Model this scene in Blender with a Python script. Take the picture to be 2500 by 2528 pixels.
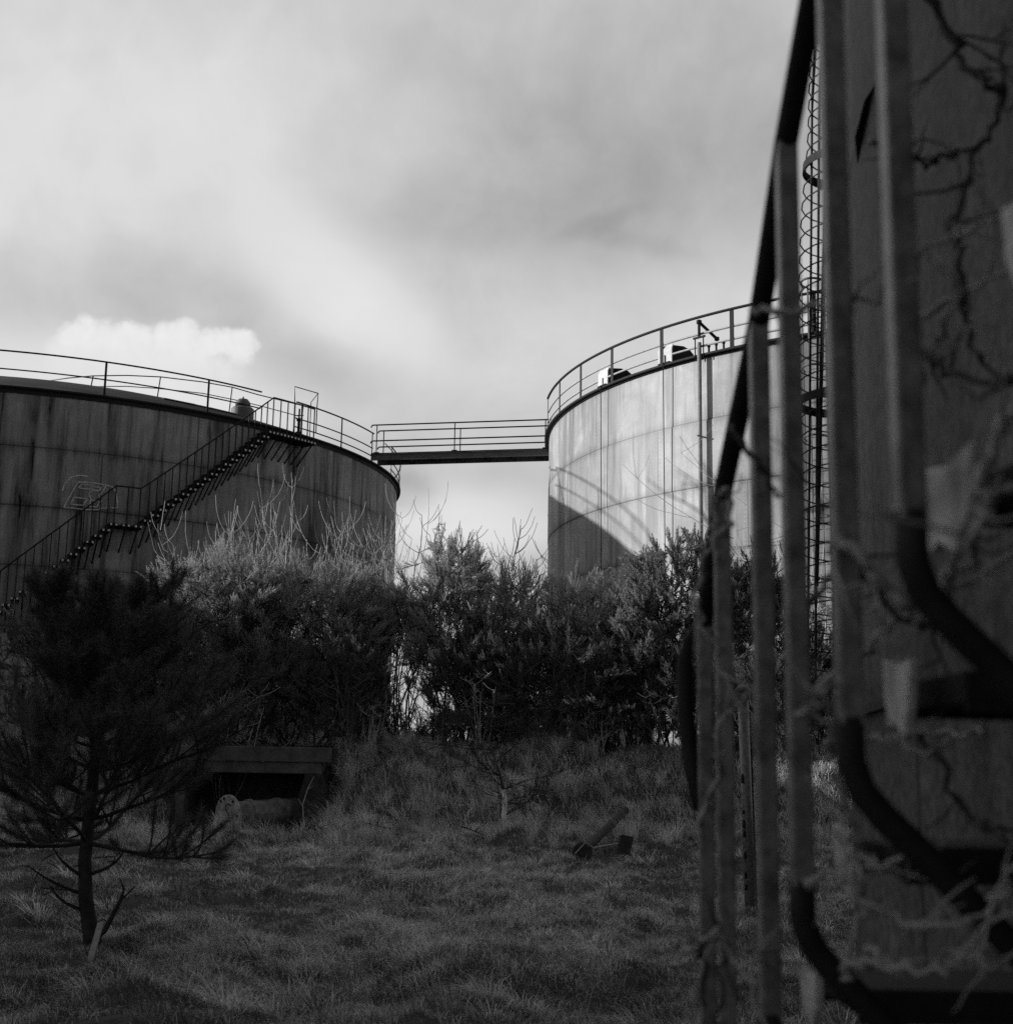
import bpy, math, random
import numpy as np
from mathutils import Vector, Matrix

# ------------------------------------------------------------------ clear
for o in list(bpy.data.objects):
    bpy.data.objects.remove(o, do_unlink=True)
scene = bpy.context.scene
C = scene.collection
R_ = math.radians

# ------------------------------------------------------------------ camera, light, world
F_PX, PITCH, ROLL = 3374.0, R_(10.47), R_(0.98)      # focal length in pixels of a 2500 px wide picture
CAM_Z = 1.65
cam_data = bpy.data.cameras.new('camera')
cam = bpy.data.objects.new('camera', cam_data); C.objects.link(cam)
cam_data.sensor_fit = 'HORIZONTAL'; cam_data.sensor_width = 56.0
cam_data.lens = F_PX / 2500 * 56.0
cam_data.clip_start = 0.05; cam_data.clip_end = 5000
cam_data.dof.use_dof = True
cam_data.dof.focus_distance = 38.0
cam_data.dof.aperture_fstop = 7.5
_r0 = Vector((1, 0, 0)); _f = Vector((0, math.cos(PITCH), math.sin(PITCH))); _u0 = Vector((0, -math.sin(PITCH), math.cos(PITCH)))
_rx = _r0 * math.cos(ROLL) + _u0 * math.sin(ROLL)
_ux = -_r0 * math.sin(ROLL) + _u0 * math.cos(ROLL)
m = Matrix.Identity(4)
for i in range(3):
    m[i][0] = _rx[i]; m[i][1] = _ux[i]; m[i][2] = -_f[i]
m[0][3], m[1][3], m[2][3] = 0, 0, CAM_Z
cam.matrix_world = m
scene.camera = cam

scene.view_settings.view_transform = 'Standard'
scene.view_settings.look = 'None'
scene.view_settings.exposure = 0.0
scene.view_settings.gamma = 1.0
scene.cycles.use_denoising = False
scene.cycles.max_bounces = 5
scene.cycles.diffuse_bounces = 3
scene.cycles.transparent_max_bounces = 4

SUN_AZ, SUN_EL = R_(174.0), R_(15.0)                  # angle from +x in the ground plane, elevation
sdir = Vector((math.cos(SUN_AZ) * math.cos(SUN_EL), math.sin(SUN_AZ) * math.cos(SUN_EL), math.sin(SUN_EL)))
sl = bpy.data.lights.new('sun', 'SUN'); sun = bpy.data.objects.new('sun', sl); C.objects.link(sun)
sl.energy = 4.9; sl.angle = R_(0.55); sl.color = (1, 1, 1)
sun.rotation_euler = sdir.to_track_quat('Z', 'Y').to_euler()


def ray(dx, dy):
    """direction (x/y, 1, z/y) through a point of the 1911 x 1932 view of the photograph"""
    x = dx * 2500 / 1911 - 1250; y = 1264 - dy * 2500 / 1911
    c, s = math.cos(ROLL), math.sin(ROLL)
    x, y = c * x - s * y, s * x + c * y
    Y = F_PX * math.cos(PITCH) - y * math.sin(PITCH); Z = F_PX * math.sin(PITCH) + y * math.cos(PITCH)
    return x / Y, Z / Y


def P(dx, dy, Y):
    a, b = ray(dx, dy)
    return Vector((a * Y, Y, CAM_Z + b * Y))


def azel(dx, dy):
    a, b = ray(dx, dy)
    return math.atan2(a, 1), math.atan2(b, math.hypot(a, 1))


class NT:
    """small helper round a node tree"""
    def __init__(s, tree): s.t = tree; s.t.nodes.clear()
    def n(s, typ, **kw):
        nd = s.t.nodes.new(typ)
        for k, v in kw.items():
            if k == 'inp':
                for a, b in v.items():
                    if hasattr(b, 'is_linked') or hasattr(b, 'links'): s.t.links.new(b, nd.inputs[a])
                    else: nd.inputs[a].default_value = b
            else: setattr(nd, k, v)
        return nd
    def math(s, op, a, b=0.0, c=None, clamp=False):
        nd = s.n('ShaderNodeMath', operation=op, use_clamp=clamp)
        for i, v in enumerate((a, b) if c is None else (a, b, c)):
            if hasattr(v, 'links'): s.t.links.new(v, nd.inputs[i])
            else: nd.inputs[i].default_value = v
        return nd.outputs[0]
    def vmath(s, op, a, b):
        nd = s.n('ShaderNodeVectorMath', operation=op)
        for i, v in enumerate((a, b)):
            if hasattr(v, 'links'): s.t.links.new(v, nd.inputs[i])
            else: nd.inputs[i].default_value = v
        return nd
    def ramp(s, x, lo, hi, a, b, smooth=True):
        nd = s.n('ShaderNodeMapRange', interpolation_type='SMOOTHSTEP' if smooth else 'LINEAR')
        s.t.links.new(x, nd.inputs[0])
        for i, v in zip((1, 2, 3, 4), (lo, hi, a, b)):
            if hasattr(v, 'links'): s.t.links.new(v, nd.inputs[i])
            else: nd.inputs[i].default_value = v
        return nd.outputs[0]
    def noise(s, vec, scale, detail=4, rough=.55, dist=0.0):
        nd = s.n('ShaderNodeTexNoise'); s.t.links.new(vec, nd.inputs['Vector'])
        nd.inputs['Scale'].default_value = scale; nd.inputs['Detail'].default_value = detail
        nd.inputs['Roughness'].default_value = rough; nd.inputs['Distortion'].default_value = dist
        return nd.outputs[0]


def make_world():
    w = bpy.data.worlds.new('World'); scene.world = w; w.use_nodes = True
    t = NT(w.node_tree)
    sky = t.n('ShaderNodeTexSky', sky_type='NISHITA', sun_disc=False)
    sky.sun_elevation = SUN_EL
    sky.sun_rotation = math.pi / 2 - SUN_AZ
    bw = t.n('ShaderNodeRGBToBW'); t.t.links.new(sky.outputs[0], bw.inputs[0])
    clear = t.math('MULTIPLY', bw.outputs[0], 0.9)             # clear sky as a dark-filtered black and white film sees it
    tc = t.n('ShaderNodeTexCoord'); d = tc.outputs['Generated']
    sp = t.n('ShaderNodeSeparateXYZ'); t.t.links.new(d, sp.inputs[0])
    az = t.math('ARCTAN2', sp.outputs[0], sp.outputs[1]); el = t.math('ARCSINE', sp.outputs[2])
    cv = t.n('ShaderNodeCombineXYZ'); t.t.links.new(az, cv.inputs[0]); t.t.links.new(el, cv.inputs[1])
    # cloud layer flattened by perspective
    den = t.math('ADD', t.math('MAXIMUM', sp.outputs[2], 0.0), 0.22)
    pv = t.n('ShaderNodeCombineXYZ'); t.t.links.new(t.math('DIVIDE', sp.outputs[0], den), pv.inputs[0]); t.t.links.new(t.math('DIVIDE', sp.outputs[1], den), pv.inputs[1])
    n1 = t.noise(pv.outputs[0], 1.5, 6, .5, .35)
    n2 = t.noise(cv.outputs[0], 9.0, 6, .55, .4)
    n3 = t.noise(cv.outputs[0], 26.0, 6, .6, .3); n4 = t.noise(cv.outputs[0], 75.0, 5, .6, .2)
    wob = t.math('ADD', t.math('MULTIPLY', t.math('SUBTRACT', n2, .5), 0.10), t.math('MULTIPLY', t.math('SUBTRACT', n3, .5), 0.06))
    wobs = t.math('ADD', t.math('MULTIPLY', t.math('SUBTRACT', n3, .5), 0.07), t.math('MULTIPLY', t.math('SUBTRACT', n4, .5), 0.035))
    val = t.math('ADD', 0.55, t.math('MULTIPLY', t.math('SUBTRACT', n1, .5), .42))
    val = t.math('ADD', val, t.math('MULTIPLY', t.math('SUBTRACT', n2, .5), .24))
    val = t.math('ADD', val, t.math('MULTIPLY', t.math('SUBTRACT', n3, .5), .10))

    def blob(dx, dy, rx, ry, amp, soft, val, wf=1.0, ang=0.0):
        a, e = azel(dx, dy)
        v = t.vmath('SUBTRACT', cv.outputs[0], (a, e, 0)).outputs[0]
        if ang:
            vr = t.n('ShaderNodeVectorRotate', rotation_type='Z_AXIS'); t.t.links.new(v, vr.inputs['Vector']); vr.inputs['Angle'].default_value = ang; v = vr.outputs[0]
        k = 1 / 2579
        v = t.vmath('DIVIDE', v, (rx * k, ry * k, 1)).outputs[0]
        ln = t.n('ShaderNodeVectorMath', operation='LENGTH'); t.t.links.new(v, ln.inputs[0])
        x = t.math('ADD', ln.outputs['Value'], t.math('MULTIPLY', wobs if soft < .5 else wob, wf * 2579 / max(min(rx, ry), 30) * .5))
        return t.math('ADD', val, t.ramp(x, 1 - soft, 1 + soft, amp, 0.0))
    # broad light and dark cloud masses
    for b in SKY_BLOBS: val = blob(*b[:6], val, *b[6:])
    # one heap cloud with a crisp top that melts into the haze below it
    f = None
    for dx, dy, rx, ry in CUMULUS:
        a, e = azel(dx, dy)
        v = t.vmath('DIVIDE', t.vmath('SUBTRACT', cv.outputs[0], (a, e, 0)).outputs[0], (rx / 2579, ry / 2579, 1)).outputs[0]
        ln = t.n('ShaderNodeVectorMath', operation='LENGTH'); t.t.links.new(v, ln.inputs[0])
        q = t.math('MULTIPLY', t.math('SUBTRACT', 1.0, ln.outputs['Value']), min(rx, ry) / 40)
        f = q if f is None else t.math('SMOOTH_MAX', f, q, .12)
    f = t.math('ADD', f, t.math('MULTIPLY', t.math('SUBTRACT', n4, .5), .8)); f = t.math('ADD', f, t.math('MULTIPLY', t.math('SUBTRACT', n3, .5), .5))
    e0 = azel(300, 640)[1]; e1 = azel(300, 730)[1]
    fade = t.ramp(el, e1, e0, .15, 1.0)
    cm = t.math('MULTIPLY', t.ramp(f, -.18, .30, 0, 1), fade)
    hv = t.math('ADD', .86, t.math('MULTIPLY', t.math('SUBTRACT', n4, .5), .25))
    hv = t.math('ADD', hv, t.math('MULTIPLY', t.ramp(f, .0, .5, -.03, .05), 1.0))
    val = t.math('ADD', t.math('MULTIPLY', val, t.math('SUBTRACT', 1.0, cm)), t.math('MULTIPLY', hv, cm))
    val = t.math('MAXIMUM', val, .2)
    val = t.math('SUBTRACT', val, t.math('MULTIPLY', t.math('MAXIMUM', t.math('SUBTRACT', val, .72), 0.0), .45))
    # clouds fill the half of the sky in front of the camera; behind it the sky is clear
    mask = t.ramp(sp.outputs[1], -.15, .45, 0.0, 1.0)
    cloud = t.math('MULTIPLY', val, 10.0)
    mx = t.math('ADD', t.math('MULTIPLY', clear, t.math('SUBTRACT', 1.0, mask)), t.math('MULTIPLY', cloud, mask))
    bg = t.n('ShaderNodeBackground'); t.t.links.new(mx, bg.inputs[0]); bg.inputs[1].default_value = 0.1
    out = t.n('ShaderNodeOutputWorld'); t.t.links.new(bg.outputs[0], out.inputs[0])


#            x     y    rx   ry   amp   softness
CUMULUS = [(128, 672, 40, 44), (160, 645, 46, 44), (200, 650, 40, 44), (238, 640, 36, 34), (262, 655, 40, 40), (310, 650, 34, 38), (345, 640, 44, 36), (385, 655, 34, 34), (425, 645, 30, 28), (452, 655, 36, 38), (300, 690, 150, 50)]
SKY_BLOBS = [
    (120, 330, 520, 260, .15, .95, .3),
    (60, 60, 500, 250, .08, .95, .3),
    (1250, 330, 420, 260, -.10, .95, .3),
    (900, 330, 420, 200, -.03, .95, .3),
    (640, 555, 170, 80, .25, .95, .4, .6),
    (1000, 640, 420, 120, .10, .95, .3),
    (250, 545, 380, 70, -.13, .9, .4),
    (590, 700, 150, 60, -.14, .8, .4),
    (290, 745, 330, 85, .20, .7, .3),
    (860, 985, 160, 60, .22, .8, .3),
    (760, 930, 60, 36, -.14, .6, .3),
    (1450, 550, 300, 120, .08, .9, .3),
    (1130, 420, 70, 16, -.05, .8, .3, -.3),
    (1260, 470, 110, 18, -.05, .8, .3, .2),
]
make_world()


# ------------------------------------------------------------------ materials (the photograph is black and white: every colour is a grey)
def grey(v): return (v, v, v, 1)


def mat_simple(name, v, rough=.8, var=.25, scale=6.0, spec=.3, metal=0.0):
    m = bpy.data.materials.new(name); m.use_nodes = True; t = NT(m.node_tree)
    tc = t.n('ShaderNodeTexCoord')
    n = t.noise(tc.outputs['Object'], scale, 5, .6)
    n2 = t.noise(tc.outputs['Object'], scale * 7, 3, .6)
    f = t.math('ADD', t.math('MULTIPLY', n, .7), t.math('MULTIPLY', n2, .3))
    f = t.ramp(f, .3, .7, v * (1 - var), v * (1 + var))
    b = t.n('ShaderNodeBsdfPrincipled'); t.t.links.new(f, b.inputs['Base Color'])
    b.inputs['Roughness'].default_value = rough; b.inputs['Specular IOR Level'].default_value = spec; b.inputs['Metallic'].default_value = metal
    bp = t.n('ShaderNodeBump'); bp.inputs['Strength'].default_value = .25; bp.inputs['Distance'].default_value = .004
    t.t.links.new(n2, bp.inputs['Height']); t.t.links.new(bp.outputs[0], b.inputs['Normal'])
    o = t.n('ShaderNodeOutputMaterial'); t.t.links.new(b.outputs[0], o.inputs[0])
    return m


def mat_leaf(name, v, var=.35, trans=.15, rough=.6):
    m = bpy.data.materials.new(name); m.use_nodes = True; t = NT(m.node_tree)
    at = t.n('ShaderNodeAttribute', attribute_name='tone')
    f = t.math('MULTIPLY', t.math('ADD', 1 - var, t.math('MULTIPLY', at.outputs['Fac'], 2 * var)), v)
    b = t.n('ShaderNodeBsdfPrincipled'); t.t.links.new(f, b.inputs['Base Color']); b.inputs['Roughness'].default_value = rough
    b.inputs['Specular IOR Level'].default_value = .25
    tr = t.n('ShaderNodeBsdfTranslucent'); t.t.links.new(f, tr.inputs[0])
    mx = t.n('ShaderNodeMixShader'); mx.inputs[0].default_value = trans
    t.t.links.new(b.outputs[0], mx.inputs[1]); t.t.links.new(tr.outputs[0], mx.inputs[2])
    o = t.n('ShaderNodeOutputMaterial'); t.t.links.new(mx.outputs[0], o.inputs[0])
    return m


COURSE = 1.83


def mat_tank(name, v, streak=.5, light_streak=.2, seed=0.0, patch=.25, plate=6.1, rivets=True, rough=.72, spec=.25, smear_a=1.0, speck=.1):
    """painted riveted plate, coordinates: UV = (metres round the shell, metres up)"""
    m = bpy.data.materials.new(name); m.use_nodes = True; t = NT(m.node_tree)
    uv = t.n('ShaderNodeUVMap', uv_map='UVMap').outputs[0]
    sp = t.n('ShaderNodeSeparateXYZ'); t.t.links.new(uv, sp.inputs[0])
    u, w = sp.outputs[0], sp.outputs[1]
    def stretched(su, sv, off):
        c = t.n('ShaderNodeCombineXYZ'); t.t.links.new(t.math('MULTIPLY', u, su), c.inputs[0]); t.t.links.new(t.math('MULTIPLY', w, sv), c.inputs[1]); c.inputs[2].default_value = seed + off
        return c.outputs[0]
    s1 = t.noise(stretched(1.3, .09, 0), 1.6, 6, .62, .3)
    s2 = t.noise(stretched(3.8, .35, 3), 1.7, 5, .65, .2)
    s3 = t.noise(stretched(.5, .5, 7), 1.2, 6, .65, .5)
    s4 = t.noise(stretched(9, 9, 11), 2.5, 4, .7)
    # how far below its seam a point lies: run-off stains fade down each course
    cw = t.math('DIVIDE', w, COURSE); fr = t.math('FRACT', cw); ci = t.math('FLOOR', cw)
    dark = t.math('MULTIPLY', t.ramp(s1, .42, .66, 0, 1), t.ramp(s3, .3, .62, .25, 1))
    dark2 = t.math('MULTIPLY', t.ramp(s2, .5, .72, 0, 1), .55)
    dk = t.math('MULTIPLY', t.math('ADD', dark, dark2), streak)
    lt = t.math('MULTIPLY', t.ramp(s2, .5, .25, 0, 1), t.math('MULTIPLY', t.ramp(s3, .45, .65, 0, 1), light_streak))
    col = t.math('MULTIPLY', t.math('SUBTRACT', 1.0, dk), v)
    col = t.math('MULTIPLY', col, t.math('ADD', 1.0, lt))
    col = t.math('MULTIPLY', col, t.ramp(s3, .25, .75, 1 - patch, 1 + patch))
    col = t.math('MULTIPLY', col, t.ramp(s4, .3, .7, 1 - speck, 1 + speck * .9))
    # horizontal and vertical plate joints with rivets
    dh = t.math('MULTIPLY', t.math('MINIMUM', fr, t.math('SUBTRACT', 1.0, fr)), COURSE)
    off = t.math('MULTIPLY', t.math('MODULO', ci, 2.0), plate * .5)
    fu = t.math('FRACT', t.math('DIVIDE', t.math('ADD', u, off), plate))
    dv = t.math('MULTIPLY', t.math('MINIMUM', fu, t.math('SUBTRACT', 1.0, fu)), plate)
    jl = t.math('MAXIMUM', t.ramp(dh, .016, .036, .55, 0), t.ramp(dv, .014, .03, .6, 0))
    col = t.math('MULTIPLY', col, t.math('SUBTRACT', 1.0, jl))
    smear = t.math('MULTIPLY', t.ramp(dh, .03, .26, 1, 0), t.ramp(s2, .4, .65, .1 * smear_a, .32 * smear_a))
    col = t.math('MULTIPLY', col, t.math('SUBTRACT', 1.0, smear))
    if rivets:
        pu = t.math('SUBTRACT', t.math('FRACT', t.math('DIVIDE', u, .11)), .5)
        d1 = t.math('POWER', t.math('ADD', t.math('POWER', t.math('MULTIPLY', pu, .11), 2.0), t.math('POWER', t.math('SUBTRACT', dh, .07), 2.0)), .5)
        pw = t.math('SUBTRACT', t.math('FRACT', t.math('DIVIDE', w, .12)), .5)
        d2 = t.math('POWER', t.math('ADD', t.math('POWER', t.math('MULTIPLY', pw, .12), 2.0), t.math('POWER', t.math('SUBTRACT', dv, .09), 2.0)), .5)
        rv = t.math('MAXIMUM', t.ramp(d1, .014, .03, .3, 0), t.ramp(d2, .014, .03, .3, 0))
        col = t.math('MULTIPLY', col, t.math('SUBTRACT', 1.0, rv))
    b = t.n('ShaderNodeBsdfPrincipled'); t.t.links.new(col, b.inputs['Base Color'])
    b.inputs['Roughness'].default_value = rough; b.inputs['Specular IOR Level'].default_value = spec; b.inputs['Diffuse Roughness'].default_value = 1.0
    bp = t.n('ShaderNodeBump'); bp.inputs['Strength'].default_value = .35; bp.inputs['Distance'].default_value = .02
    t.t.links.new(t.math('ADD', t.math('MULTIPLY', s3, .7), t.math('MULTIPLY', s4, .12)), bp.inputs['Height']); t.t.links.new(bp.outputs[0], b.inputs['Normal'])
    o = t.n('ShaderNodeOutputMaterial'); t.t.links.new(b.outputs[0], o.inputs[0])
    return m


def mat_ground():
    m = bpy.data.materials.new('turf_soil'); m.use_nodes = True; t = NT(m.node_tree)
    tc = t.n('ShaderNodeTexCoord'); p = tc.outputs['Object']
    n1 = t.noise(p, .7, 6, .6); n2 = t.noise(p, 9, 5, .7); n3 = t.noise(p, 60, 3, .7)
    f = t.math('ADD', t.math('ADD', t.math('MULTIPLY', n1, .35), t.math('MULTIPLY', n2, .35)), t.math('MULTIPLY', n3, .3))
    col = t.ramp(f, .3, .7, .05, .17)
    b = t.n('ShaderNodeBsdfPrincipled'); t.t.links.new(col, b.inputs['Base Color']); b.inputs['Roughness'].default_value = .95; b.inputs['Specular IOR Level'].default_value = .1
    bp = t.n('ShaderNodeBump'); bp.inputs['Strength'].default_value = .8; bp.inputs['Distance'].default_value = .05
    t.t.links.new(t.math('ADD', n2, n3), bp.inputs['Height']); t.t.links.new(bp.outputs[0], b.inputs['Normal'])
    o = t.n('ShaderNodeOutputMaterial'); t.t.links.new(b.outputs[0], o.inputs[0])
    return m


M = dict(
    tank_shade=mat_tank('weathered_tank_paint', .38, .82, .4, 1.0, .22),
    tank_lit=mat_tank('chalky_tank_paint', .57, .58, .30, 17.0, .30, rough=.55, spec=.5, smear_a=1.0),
    tank_rust=mat_tank('rusty_tank_plate', .13, .6, .8, 31.0, .55, rivets=False, speck=.5),
    roof=mat_simple('roof_plate', .09, .95, .25, 1.2, .03),
    iron=mat_simple('dark_iron', .022, .7, .35, 9.0, .15),
    iron_mid=mat_simple('grey_painted_iron', .11, .6, .35, 14.0, .35),
    bar=mat_simple('weathered_grey_bar', .165, .42, .6, 26.0, .6),
    rail_light=mat_simple('pale_galvanised_bar', .42, .6, .2, 9.0, .3),
    white=mat_simple('flaking_white_paint', .46, .8, .45, 14.0, .25),
    pipe_pale=mat_simple('dull_pale_pipe', .26, .7, .25, 6.0, .2),
    cap_white=mat_simple('white_painted_tread_tip', .62, .7, .2, 9.0, .2),
    graffiti=mat_simple('chalk_paint', .55, .9, .3, 5.0, .1),
    concrete=mat_simple('stained_concrete', .12, .9, .45, 3.0, .15),
    concrete_abut=mat_simple('darker_concrete', .06, .95, .5, 5.0, .1),  # right abutment, a darker grey than the lintel
    concrete_dark=mat_simple('dark_concrete', .05, .9, .4, 3.0, .1),  # passage walls, toned darker than the culvert mouth
    pipe=mat_simple('rusty_pipe', .2, .8, .6, 6.0, .2),
    flange=mat_simple('pale_flange', .34, .85, .55, 7.0, .15),
    marks=mat_simple('black_paint_marks', .03, .8, .2, 9.0, .1),
    rust=mat_simple('rusted_steel', .06, .8, .4, 12.0, .2),
    bark=mat_simple('dark_bark', .045, .9, .4, 14.0, .1),
    twig=mat_simple('pale_twigs', .5, .8, .25, 3.0, .15),
    twig_dark=mat_simple('grey_twigs', .13, .85, .3, 5.0, .1),
    birch=mat_simple('pale_birch_bark', .75, .8, .35, 9.0, .1),
    cane=mat_simple('pale_bramble_cane', .28, .7, .3, 20.0, .25),
    cane_dark=mat_simple('dark_bramble_cane', .04, .7, .3, 20.0, .2),
    wood=mat_simple('bleached_wood', .45, .85, .25, 20.0, .1),
    stone=mat_simple('pale_stone', .36, .9, .3, 12.0, .1),
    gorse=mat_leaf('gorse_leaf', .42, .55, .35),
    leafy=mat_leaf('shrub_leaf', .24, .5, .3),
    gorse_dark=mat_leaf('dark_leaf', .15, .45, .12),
    pine=mat_leaf('pine_needle', .12, .7, .1),
    grass=mat_leaf('winter_grass', .50, .85, .18, .75),
    ground=mat_ground(),
    brick=mat_simple('old_cladding', .25, .85, .2, .6),
)


# ------------------------------------------------------------------ mesh helpers
class MB:
    def __init__(s): s.v = []; s.f = []
    def _frame(s, d):
        d = Vector(d).normalized()
        a = Vector((0, 0, 1)) if abs(d.z) < .92 else Vector((1, 0, 0))
        x = d.cross(a).normalized(); return x, d.cross(x).normalized()
    def tube(s, pts, r, n=8, cap=True, closed=False):
        pts = [Vector(p) for p in pts]; N = len(pts)
        rr = r if hasattr(r, '__len__') else [r] * N
        b = len(s.v); prev = None
        for i, p in enumerate(pts):
            if closed: d = pts[(i + 1) % N] - pts[i - 1]
            else: d = pts[min(i + 1, N - 1)] - pts[max(i - 1, 0)]
            if d.length < 1e-9: d = Vector((0, 0, 1))
            d.normalize()
            if prev is None: x, y = s._frame(d)
            else:
                x = prev - d * prev.dot(d)
                x = x.normalized() if x.length > 1e-6 else s._frame(d)[0]
                y = d.cross(x)
            prev = x
            for k in range(n):
                a = 2 * math.pi * k / n
                s.v.append(p + (x * math.cos(a) + y * math.sin(a)) * rr[i])
        for i in range(N if closed else N - 1):
            j = (i + 1) % N
            for k in range(n):
                k2 = (k + 1) % n
                s.f.append((b + i * n + k, b + i * n + k2, b + j * n + k2, b + j * n + k))
        if cap and not closed:
            s.f.append(tuple(b + k for k in range(n))[::-1]); s.f.append(tuple(b + (N - 1) * n + k for k in range(n)))
        return s
    def bar(s, p, q, w, h, up=(0, 0, 1)):
        """box from p to q, w across, h along 'up'"""
        p, q = Vector(p), Vector(q); d = (q - p).normalized(); up = Vector(up)
        x = d.cross(up)
        if x.length < 1e-6: x = d.cross(Vector((1, 0, 0)))
        x.normalize(); y = x.cross(d).normalized()
        b = len(s.v)
        for e in (p, q):
            for sx, sy in ((-1, -1), (1, -1), (1, 1), (-1, 1)):
                s.v.append(e + x * (w / 2 * sx) + y * (h / 2 * sy))
        for f in ((3, 2, 1, 0), (4, 5, 6, 7), (0, 1, 5, 4), (1, 2, 6, 5), (2, 3, 7, 6), (3, 0, 4, 7)): s.f.append(tuple(b + i for i in f))
        return s
    def prism(s, poly, off):
        """polygon of 3-D points extruded by vector off"""
        off = Vector(off); n = len(poly); b = len(s.v)
        s.v += [Vector(p) for p in poly] + [Vector(p) + off for p in poly]
        s.f.append(tuple(b + i for i in range(n))[::-1]); s.f.append(tuple(b + n + i for i in range(n)))
        for i in range(n):
            j = (i + 1) % n; s.f.append((b + i, b + j, b + n + j, b + n + i))
        return s
    def lathe(s, prof, centre=(0, 0, 0), axis=(0, 0, 1), n=24):
        c = Vector(centre); ax = Vector(axis).normalized(); x, y = s._frame(ax); b = len(s.v); N = len(prof)
        for r, h in prof:
            for k in range(n):
                a = 2 * math.pi * k / n; s.v.append(c + ax * h + (x * math.cos(a) + y * math.sin(a)) * max(r, 1e-4))
        for i in range(N - 1):
            for k in range(n):
                k2 = (k + 1) % n; s.f.append((b + i * n + k, b + i * n + k2, b + (i + 1) * n + k2, b + (i + 1) * n + k))
        s.f.append(tuple(b + k for k in range(n))[::-1]); s.f.append(tuple(b + (N - 1) * n + k for k in range(n)))
        return s
    def build(s, name, mat, parent=None, smooth=False, bevel=0.0):
        me = bpy.data.meshes.new(name); me.from_pydata([tuple(v) for v in s.v], [], s.f); me.update()
        o = bpy.data.objects.new(name, me); C.objects.link(o); me.materials.append(mat)
        if smooth: me.shade_smooth()
        if parent is not None: attach(o, parent)
        if bevel:
            bv = o.modifiers.new('bevel', 'BEVEL'); bv.width = bevel; bv.segments = 2; bv.limit_method = 'ANGLE'
        return o


def attach(o, parent):
    o.parent = parent
    o.matrix_parent_inverse = world_mat(parent).inverted()


def world_mat(o):
    mt = Matrix.LocRotScale(o.location, o.rotation_euler, o.scale)
    if o.parent is not None: return world_mat(o.parent) @ o.matrix_parent_inverse @ mt
    return mt


def tag(o, label, cat, group=None, kind=None):
    if label: o['label'] = label
    if cat: o['category'] = cat
    if group: o['group'] = group
    if kind: o['kind'] = kind
    return o


def thing(name, label, cat, loc, group=None):
    o = bpy.data.objects.new(name, None); C.objects.link(o); o.location = loc; o.empty_display_size = .3
    return tag(o, label, cat, group)


def soup(name, V, T, mat, parent=None, tone=None):
    """triangles from numpy arrays; tone: one value per vertex"""
    me = bpy.data.meshes.new(name)
    me.vertices.add(len(V)); me.vertices.foreach_set('co', np.ascontiguousarray(V, dtype=np.float32).ravel())
    me.loops.add(T.size); me.loops.foreach_set('vertex_index', np.ascontiguousarray(T, dtype=np.int32).ravel())
    me.polygons.add(len(T)); me.polygons.foreach_set('loop_start', np.arange(0, T.size, 3, dtype=np.int32))
    me.update(calc_edges=True)
    if tone is not None:
        a = me.attributes.new('tone', 'FLOAT', 'POINT'); a.data.foreach_set('value', np.ascontiguousarray(tone, dtype=np.float32))
    me.materials.append(mat)
    o = bpy.data.objects.new(name, me); C.objects.link(o)
    if parent is not None: attach(o, parent)
    return o


def smoothstep(a, b, x):
    x = np.clip((x - a) / (b - a), 0, 1); return x * x * (3 - 2 * x)


# ------------------------------------------------------------------ ground
_rs = np.random.RandomState(5)
_waves = [(_rs.uniform(0, 2 * math.pi), _rs.uniform(.25, 1.1), _rs.uniform(0, 6.28)) for _ in range(14)]
_waves3 = [(_rs.uniform(0, 2 * math.pi), _rs.uniform(6, 15), _rs.uniform(0, 6.28)) for _ in range(22)]
_waves2 = [(_rs.uniform(0, 2 * math.pi), _rs.uniform(1.5, 4.5), _rs.uniform(0, 6.28)) for _ in range(18)]


def bank_base(x): return 28.0 - .25 * np.maximum(x - 4, 0)


def G(x, y):
    x = np.asarray(x, float); y = np.asarray(y, float)
    yb = bank_base(x)
    z = .22 * smoothstep(18, 28, y)
    near = smoothstep(70, 45, np.hypot(x, y))
    for a, k, p in _waves: z = z + near * .018 * np.sin((x * math.cos(a) + y * math.sin(a)) * k + p) / k ** .5
    for a, k, p in _waves2: z = z + near * .022 * np.sin((x * math.cos(a) + y * math.sin(a)) * k + p)
    for a, k, p in _waves3: z = z + near * .0085 * np.sin((x * math.cos(a) + y * math.sin(a)) * k + p)
    wob = .35 * np.sin(x * .7 + 1) + .2 * np.sin(x * 1.7)
    crest = 1.75 + .1 * np.sin(x * .9 + 2) + .06 * np.sin(x * 2.3)
    # a cutting for the culvert mouth
    cut = smoothstep(-7.2, -6.6, x) * smoothstep(-3.5, -3.95, x)
    up = smoothstep(yb + wob * .5, yb + 3.3, y); down = smoothstep(yb + 5.0, yb + 8.0, y)
    b = crest * up * (1 - down)
    b = b * (1 - cut * smoothstep(31.6, 31.0, y))
    z = z * (1 - down) + b - .2 * np.exp(-((x + 5.0) / 1.7) ** 2 - ((y - 28.6) / 1.5) ** 2)
    return z


def Gz(x, y): return float(G(x, y))


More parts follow.
